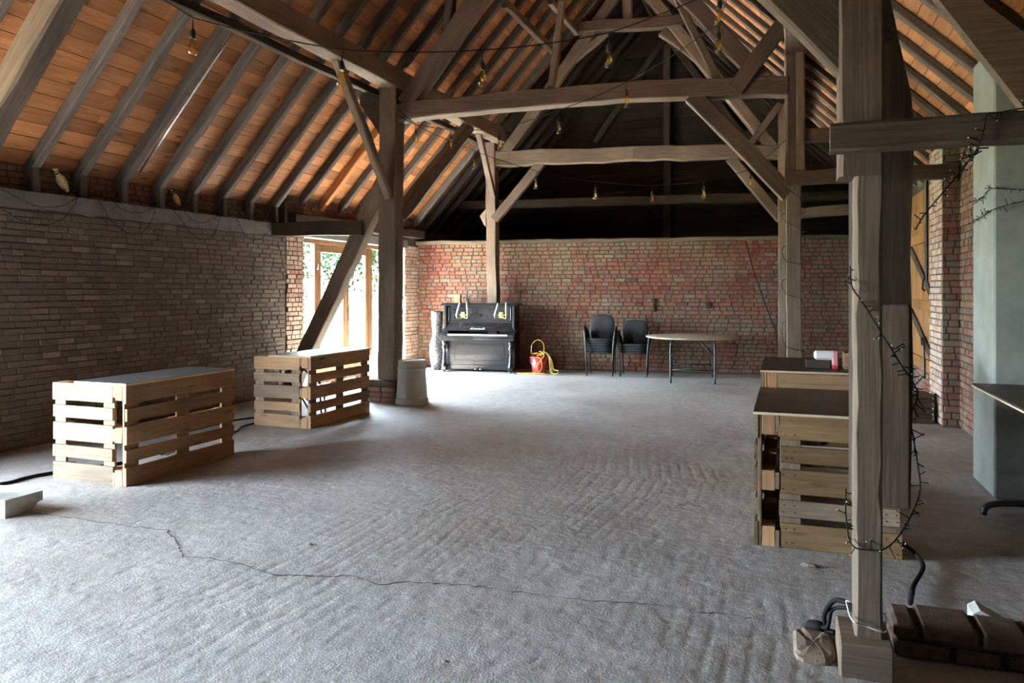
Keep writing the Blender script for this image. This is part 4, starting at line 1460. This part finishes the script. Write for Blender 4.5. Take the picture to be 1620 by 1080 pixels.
# ------------------------------------------------------------------ dark bar table at the right edge
dt = empty('bar_table', (1.55, 5.3, 0), 0, 'dark high table with curved black feet at the right edge', 'table')
MB().bbox(-.31, .26, -.95, .9, .872, .90, .004).build('table_top', 'top_brown', dt)
MB().bbox(-.312, -.3, -.95, .9, .874, .886, .002).build('edge_strip', 'ply_edge', dt)
for y in (-.7, .72):
    MB().tube(spline([(-.28, y, .015), (-.26, y, .07), (-.18, y, .10), (0, y, .11), (.18, y, .10), (.26, y, .07), (.28, y, .015)], 5), .022, 8).tube([(0, y, .1), (0, y, .5), (0, y, .87)], .028, 8).build('leg', 'black_metal', dt)

# ------------------------------------------------------------------ festoon lights
def bulb_proto():
    g = MB().lathe([(.0145, 0), (.0155, -.012), (.02, -.03), (.028, -.06), (.032, -.078), (.031, -.092), (.022, -.106), (.008, -.112), (.0001, -.1125)][::-1], 14).mesh('glass')
    g.materials.append(MT['amber_glass'])
    s = MB().lathe([(.016, -.004), (.018, .004), (.018, .04), (.013, .052), (.005, .06), (.0025, .13)], 12).mesh('socket')
    s.materials.append(MT['bulb_socket'])
    f = MB()
    for i in range(6):
        a = i * math.pi / 3
        f.tube([(.004 * math.cos(a), .004 * math.sin(a), -.02), (.010 * math.cos(a + .3), .010 * math.sin(a + .3), -.05), (.006 * math.cos(a), .006 * math.sin(a), -.08)], .0014, 4)
    f = f.mesh('filament')
    f.materials.append(MT['filament'])
    return g, s, f


BULB = bulb_proto()


def festoon(nodes, ends, label, tilt=0.0):
    b = empty('festoon_light_string', nodes[0], 0, label, 'string lights', 'festoon strings across the barn')
    o = Vector(nodes[0])
    allp = ([ends[0]] if ends[0] else []) + list(nodes) + ([ends[1]] if ends[1] else [])
    pts = []
    for p, q in zip(allp[:-1], allp[1:]):
        p, q = Vector(p), Vector(q)
        sag = .018 * (q - p).length
        for k in range(8):
            t = k / 8
            v = p.lerp(q, t)
            v.z -= sag * 4 * t * (1 - t)
            pts.append(v - o)
    pts.append(Vector(allp[-1]) - o)
    MB().tube(pts, .0042, 6).build('cable', 'rubber', b)
    for p in nodes:
        s = link('bulb_socket', BULB[1], None, b, Matrix.Translation(Vector(p) - o - Vector((0, 0, .13))) @ Matrix.Rotation(rnd.uniform(-.06, .06), 4, 'Y'))
        link('bulb_glass', BULB[0], None, s)
        link('filament', BULB[2], None, s)


festoon([(-3.572, 3.864, 3.302), (-2.651, 4.145, 3.084), (-1.888, 4.634, 3.143), (-1.149, 5.115, 3.324), (-.419, 5.166, 3.545)], ((-4.2, 3.75, 3.75), (.06, 5.3, 4.38)), 'nearest festoon string of large amber bulbs high across the view')
festoon([(-4.415, 8.611, 3.664), (-3.751, 8.213, 3.473), (-2.994, 7.849, 3.352), (-2.178, 7.401, 3.389), (-1.433, 7.139, 3.534), (-.474, 5.785, 3.539)], ((-5.1, 9.36, 4.1), (.06, 4.4, 4.38)), 'middle festoon string crossing below the big tie beam')
festoon([(-3.762, 8.954, 3.346), (-3.079, 9.414, 3.119), (-2.398, 9.874, 3.008), (-1.719, 10.333, 2.985), (-1.055, 10.467, 3.03), (-.463, 10.681, 3.183)], ((-5.1, 9.36, 4.0), (-.02, 9.9, 3.4)), 'farthest festoon string hanging low in front of the dark gable')


# ------------------------------------------------------------------ fairy-light garlands (wire with little stalks)
def garland(paths, label, seed, step=.03, ln=(.02, .045), rr=.0028):
    r = random.Random(seed)
    g = empty('fairy_light_wire', paths[0][0], 0, label, 'fairy lights')
    o = Vector(paths[0][0])
    w, tw, tips = MB(), MB(), MB()
    for path in paths:
        pts = spline([Vector(p) - o for p in path], 8)
        w.tube(pts, rr, 5)
        acc = 0
        for a, b in zip(pts[:-1], pts[1:]):
            L = (b - a).length
            acc += L
            while acc > step:
                acc -= step * r.uniform(.7, 1.3)
                d = Vector((r.uniform(-1, 1), r.uniform(-1, 1), r.uniform(-1, 1)))
                t = (b - a).normalized()
                d -= t * d.dot(t) * .7
                if d.length < .1:
                    continue
                d.normalize()
                e = a + d * r.uniform(*ln)
                tw.tube([a, e], rr * .75, 4)
                tips.lathe([(.0001, -.003), (.0028, 0), (.0001, .005)], 4, e)
    w.build('wire', 'rubber', g)
    tw.build('stalk', 'rubber', g)['kind'] = 'stuff'
    tips.build('lamp_tip', 'white_plastic', g)['kind'] = 'stuff'


W = -7.05
def wp(l):
    return [(W + .012, y, z) for y, z in l]


garland([wp([(4.9, 2.5), (5.14, 2.519), (5.278, 2.463), (5.448, 2.407), (5.633, 2.401), (5.812, 2.445), (5.976, 2.55)]), wp([(4.95, 2.4), (5.14, 2.338), (5.33, 2.246), (5.53, 2.213), (5.704, 2.253), (5.849, 2.357), (5.976, 2.545)])],
        'swagged fairy-light wire at the left end of the left wall', 1, .04)
garland([wp([(6.21, 2.545), (6.291, 2.454), (6.374, 2.337), (6.526, 2.243), (6.666, 2.196), (6.811, 2.228), (6.95, 2.372), (7.007, 2.53)]), wp([(6.407, 2.55), (6.526, 2.478), (6.657, 2.448), (6.811, 2.463), (7.007, 2.534)])],
        'swagged fairy-light wire between the two birds on the left wall', 2, .04)
garland([wp([(7.282, 2.539), (7.405, 2.45), (7.509, 2.325), (7.692, 2.227), (7.86, 2.221), (8.032, 2.365), (8.115, 2.55)]), wp([(7.478, 2.535), (7.616, 2.445), (7.781, 2.427), (7.974, 2.501), (8.115, 2.55)])],
        'swagged fairy-light wire right of the second bird on the left wall', 3, .04)
garland([wp([(8.42, 2.541), (8.586, 2.337), (8.852, 2.266), (9.13, 2.421), (9.318, 2.55)])], 'short fairy-light swag on the left wall beside the glazed doors', 4, .04)
garland([[(-6.9, 9.62, 2.5), (-7.0, 9.9, 2.38), (-7.02, 10.2, 2.22), (-7.03, 10.5, 2.1), (-7.04, 10.75, 2.05), (-7.03, 11.2, 2.2), (-6.95, 11.8, 2.56)]], 'thin fairy-light wire hanging across the top of the glazed doors', 5, .06)
garland([[(.25, 3.48, 1.66), (.25, 3.40, 1.578), (.285, 3.405, 1.519), (.32, 3.405, 1.46), (.371, 3.4, 1.367), (.44, 3.5, 1.26), (.53, 3.68, 1.12), (.53, 3.85, 1.0)],
         [(.53, 3.86, .95), (.525, 3.64, .82), (.53, 3.62, .7), (.46, 3.5, .585), (.38, 3.4, .52), (.313, 3.4, .503), (.25, 3.41, .515), (.235, 3.5, .602), (.24, 3.58, .70)]],
        'fairy-light wire wound round the near timber post', 6, .026, (.025, .06), .003)
garland([[(.9, 3.29, 2.23), (.829, 3.29, 2.235), (.747, 3.29, 2.225), (.706, 3.29, 2.22), (.698, 3.29, 2.166), (.68, 3.32, 2.10), (.71, 3.6, 2.10), (.679, 3.62, 2.05), (.61, 3.64, 1.96), (.551, 3.66, 1.88), (.52, 3.66, 1.82)]],
        'fairy-light wire looped down from the cross rail to the old post', 7, .026, (.025, .055), .003)
garland([[(1.44, 7.15, 2.29), (1.44, 6.83, 2.286), (1.44, 6.63, 2.321), (1.445, 6.545, 2.32), (1.64, 6.54, 2.3), (1.8, 6.54, 2.3)], [(1.44, 7.15, 2.126), (1.44, 6.83, 2.138), (1.445, 6.545, 2.162), (1.64, 6.54, 2.217), (1.8, 6.54, 2.24)]],
        'two fairy-light wires strung round the pale green pier', 8, .03, (.03, .06), .003)
zz = [2.8, 2.62, 2.39, 2.27, 1.92, 1.85, 1.53, 1.43, .9, .84]
gp = []
for i in range(0, 10, 2):
    gp += [(-.02, 9.67, zz[i]), (.17, 9.67, zz[i + 1]), (.19, 9.95, (zz[i + 1] + (zz[i + 2] if i < 8 else .8)) / 2)]
    if i < 8:
        gp += [(-.04, 9.95, (zz[i + 1] + zz[i + 2]) / 2)]
garland([gp], 'fairy-light wire spiralling down the pale doubled post', 9, .06, (.02, .035))


# ------------------------------------------------------------------ birds on the ledge
def bird(loc, k, label, body_mat):
    b = empty('bird_figure', loc, .25, label, 'bird figure')
    m = Matrix.Rotation(-.75, 4, 'X')
    MB().lathe([(.0001, -.11), (.012, -.10), (.03, -.05), (.042, 0), (.04, .04), (.024, .075), (.016, .10), (.018, .115), (.0001, .118)], 14, m=Matrix.Translation((0, 0, .13)) @ Matrix.Rotation(.75, 4, 'X') @ Matrix.Diagonal((k, k, k, 1))).build('body', body_mat, b)
    hm = Matrix.Translation((0, -.085 * k, .13 + .1 * k))
    MB().lathe([(.0001, -.022), (.017, -.012), (.021, .004), (.014, .02), (.0001, .026)], 12, m=hm).build('head', 'dark_feather' if k < 1 else body_mat, b)
    MB().lathe([(.009, 0), (.006, .02), (.0001, .04)], 8, m=hm @ Matrix.Translation((0, -.016, .004)) @ Matrix.Rotation(math.pi / 2 + .1, 4, 'X')).build('beak', 'ivory', b)
    MB().lathe([(.0195, -.006), (.021, 0), (.0185, .008)], 12, m=Matrix.Translation((0, -.07 * k, .13 + .072 * k)) @ Matrix.Rotation(.6, 4, 'X')).build('neck_band', 'dark_feather', b)
    for s in (-1, 1):
        MB().tube([(s * .014, .01, .10), (s * .014, .012, .05), (s * .014, .0, .0)], .0028, 5).tube([(s * .014, .0, .002), (s * .014, -.025, .002)], .0028, 5).build('leg', 'black_metal', b)
    MB().bbox(-.05, .05, -.06, .06, -.006, .0, .002).build('stand', 'oak_pale', b)


bird((-7.13, 5.86, 2.556), 1.15, 'pale tan bird figure on the ledge of the left wall, nearer the camera', 'feather')
bird((-7.13, 7.44, 2.556), .95, 'smaller brown bird figure on the ledge, nearer the glazed doors', 'feather_brown')

# ------------------------------------------------------------------ cables on the floor
def cable(pts, label, rr=.011):
    return tag(MB().tube(spline(pts, 8), rr, 6).build('floor_cable', 'rubber'), label, 'cable')


cable([(-6.3, 3.9, .012), (-5.91, 4.302, .012), (-5.9, 4.503, .012), (-5.86, 4.7, .012), (-5.6, 5.2, .012)], 'thick black cable running in from the left under the nearest counter', .016)
cable([(-5.55, 5.6, .014), (-5.8, 6.3, .013), (-5.66, 6.725, .014), (-5.82, 7.1, .014), (-5.75, 7.5, .02)], 'black cable on the floor between the two left counters')
cc = cable([(-6.2, 6.6, .014), (-6.12, 7.2, .03), (-6.07, 7.4, .03), (-5.95, 7.7, .02), (-5.7, 8.0, .016)], 'black cable with a plug joint behind the two left counters')
cable([(.55, 5.3, .014), (.653, 5.16, .02), (.705, 4.925, .03), (.706, 4.713, .03), (.615, 4.396, .03), (.56, 4.1, .05), (.54, 3.9, .18)], 'black cable from the lower counter curving to the brick kerb', .013)
pl2 = empty('plug_cable', (.2, 3.8, 0), 0, 'looped black cable with a plug lying at the wooden pad', 'cable')
MB().tube(spline([(.09, -.25, .17), (.06, -.22, .2), (.0, -.16, .19), (-.04, -.1, .1), (-.03, -.09, .03), (.0, -.12, .03)], 8), .011, 6).tube(spline([(.1, -.23, .16), (.05, -.18, .17), (-.01, -.12, .13), (-.03, -.12, .05), (-.07, -.06, .03)], 8), .009, 6).build('lead', 'rubber', pl2)
MB().lathe([(.016, 0), (.024, .01), (.026, .05), (.02, .075), (.01, .08)], 12, m=Matrix.Translation((-.05, -.08, .03)) @ Matrix.Rotation(1.4, 4, 'Y') @ Matrix.Rotation(.5, 4, 'X') @ Matrix.Translation((0, 0, -.07))).build('plug', 'rubber', pl2)
tag(MB().tube(spline([(.24, 3.58, .215), (.25, 3.40, .21), (.3, 3.405, .19), (.372, 3.405, .175), (.385, 3.5, .17), (.38, 3.57, .19), (.24, 3.585, .215)], 5), .003, 5).build('tie_string', 'string'), 'white string tied round the foot of the near timber post', 'string')

# small rubble on the floor
for x, y, s_, lb in ((-.75, 5.6, .02, 'tiny dark pebble on the floor before the lower counter'), (-1.35, 2.9, .012, 'tiny pebble on the foreground floor'), (-2.75, 3.95, .018, 'small dark chip near the crack in the floor'), (.12, 4.6, .03, 'brown wood splinter on the floor by the near post')):
    tag(MB().lathe([(s_ * .7, 0), (s_, s_ * .3), (s_ * .6, s_ * .7), (.0001, s_ * .75)], 7, m=Matrix.Translation((x, y, -.002)) @ Matrix.Diagonal((1.8 if s_ > .025 else 1.2, .7, 1, 1)), smooth=False).build('pebble', 'rough_stone'), lb, 'pebble')

# ------------------------------------------------------------------ garden outside the doors
gd = MB().box(-60, -7.6, 7.5, 70, -.3, -.06).build('ground', 'gravel')
gd['kind'] = 'structure'
gd = MB().box(-60, -7.6, -40, 7.5, -.3, -.06).build('ground', 'rough_stone')
gd['kind'] = 'structure'
gl = MB().box(-60, -13.5, -40, 70, -.06, -.03).build('lawn', 'grass')
tag(gl, 'sunlit lawn outside the glazed doors', 'lawn', None, 'stuff')
gd2 = MB().box(-20, 20, -40, -4.4, -.3, -.06).build('ground', 'gravel')
gd2['kind'] = 'structure'


def tree(x, y, h, rad, seed, label):
    r = np.random.RandomState(seed)
    t = empty('garden_tree', (x, y, -.05), 0, label, 'tree')
    MB().tube([(0, 0, 0), (.05, .02, h * .4), (0, .1, h * .7)], [.16, .12, .07], 8).build('trunk', 'bark', t)
    n = 2600
    d = r.normal(size=(n, 3))
    d /= np.linalg.norm(d, axis=1)[:, None]
    c = d * (r.rand(n, 1) ** .4) * np.array([rad, rad, h * .42]) + np.array([0, 0, h * .56])
    a = r.normal(size=(n, 3))
    a /= np.linalg.norm(a, axis=1)[:, None]
    b = np.cross(a, d)
    b /= np.linalg.norm(b, axis=1)[:, None] + 1e-6
    s = .13
    V = np.stack([c - a * s, c + b * s * .5, c + a * s, c - b * s * .5], 1).reshape(-1, 3)
    F = np.arange(n * 4).reshape(-1, 4)
    me = bpy.data.meshes.new('foliage')
    me.from_pydata(V.tolist(), [], F.tolist())
    me.update()
    o = link('foliage', me, 'leaf', t)
    o['kind'] = 'stuff'


tree(-17.5, 24, 7.5, 3.2, 1, 'leafy tree in the garden seen through the left pane')
tree(-17, 29.5, 8, 3.4, 2, 'leafy tree in the garden seen through the middle panes')
tree(-21, 36, 9, 4, 3, 'tall pale tree farther off in the garden')
tree(-14.5, 30, 6, 2.6, 4, 'smaller leafy tree in the garden beside the stout oak post')

bpy.context.view_layer.update()
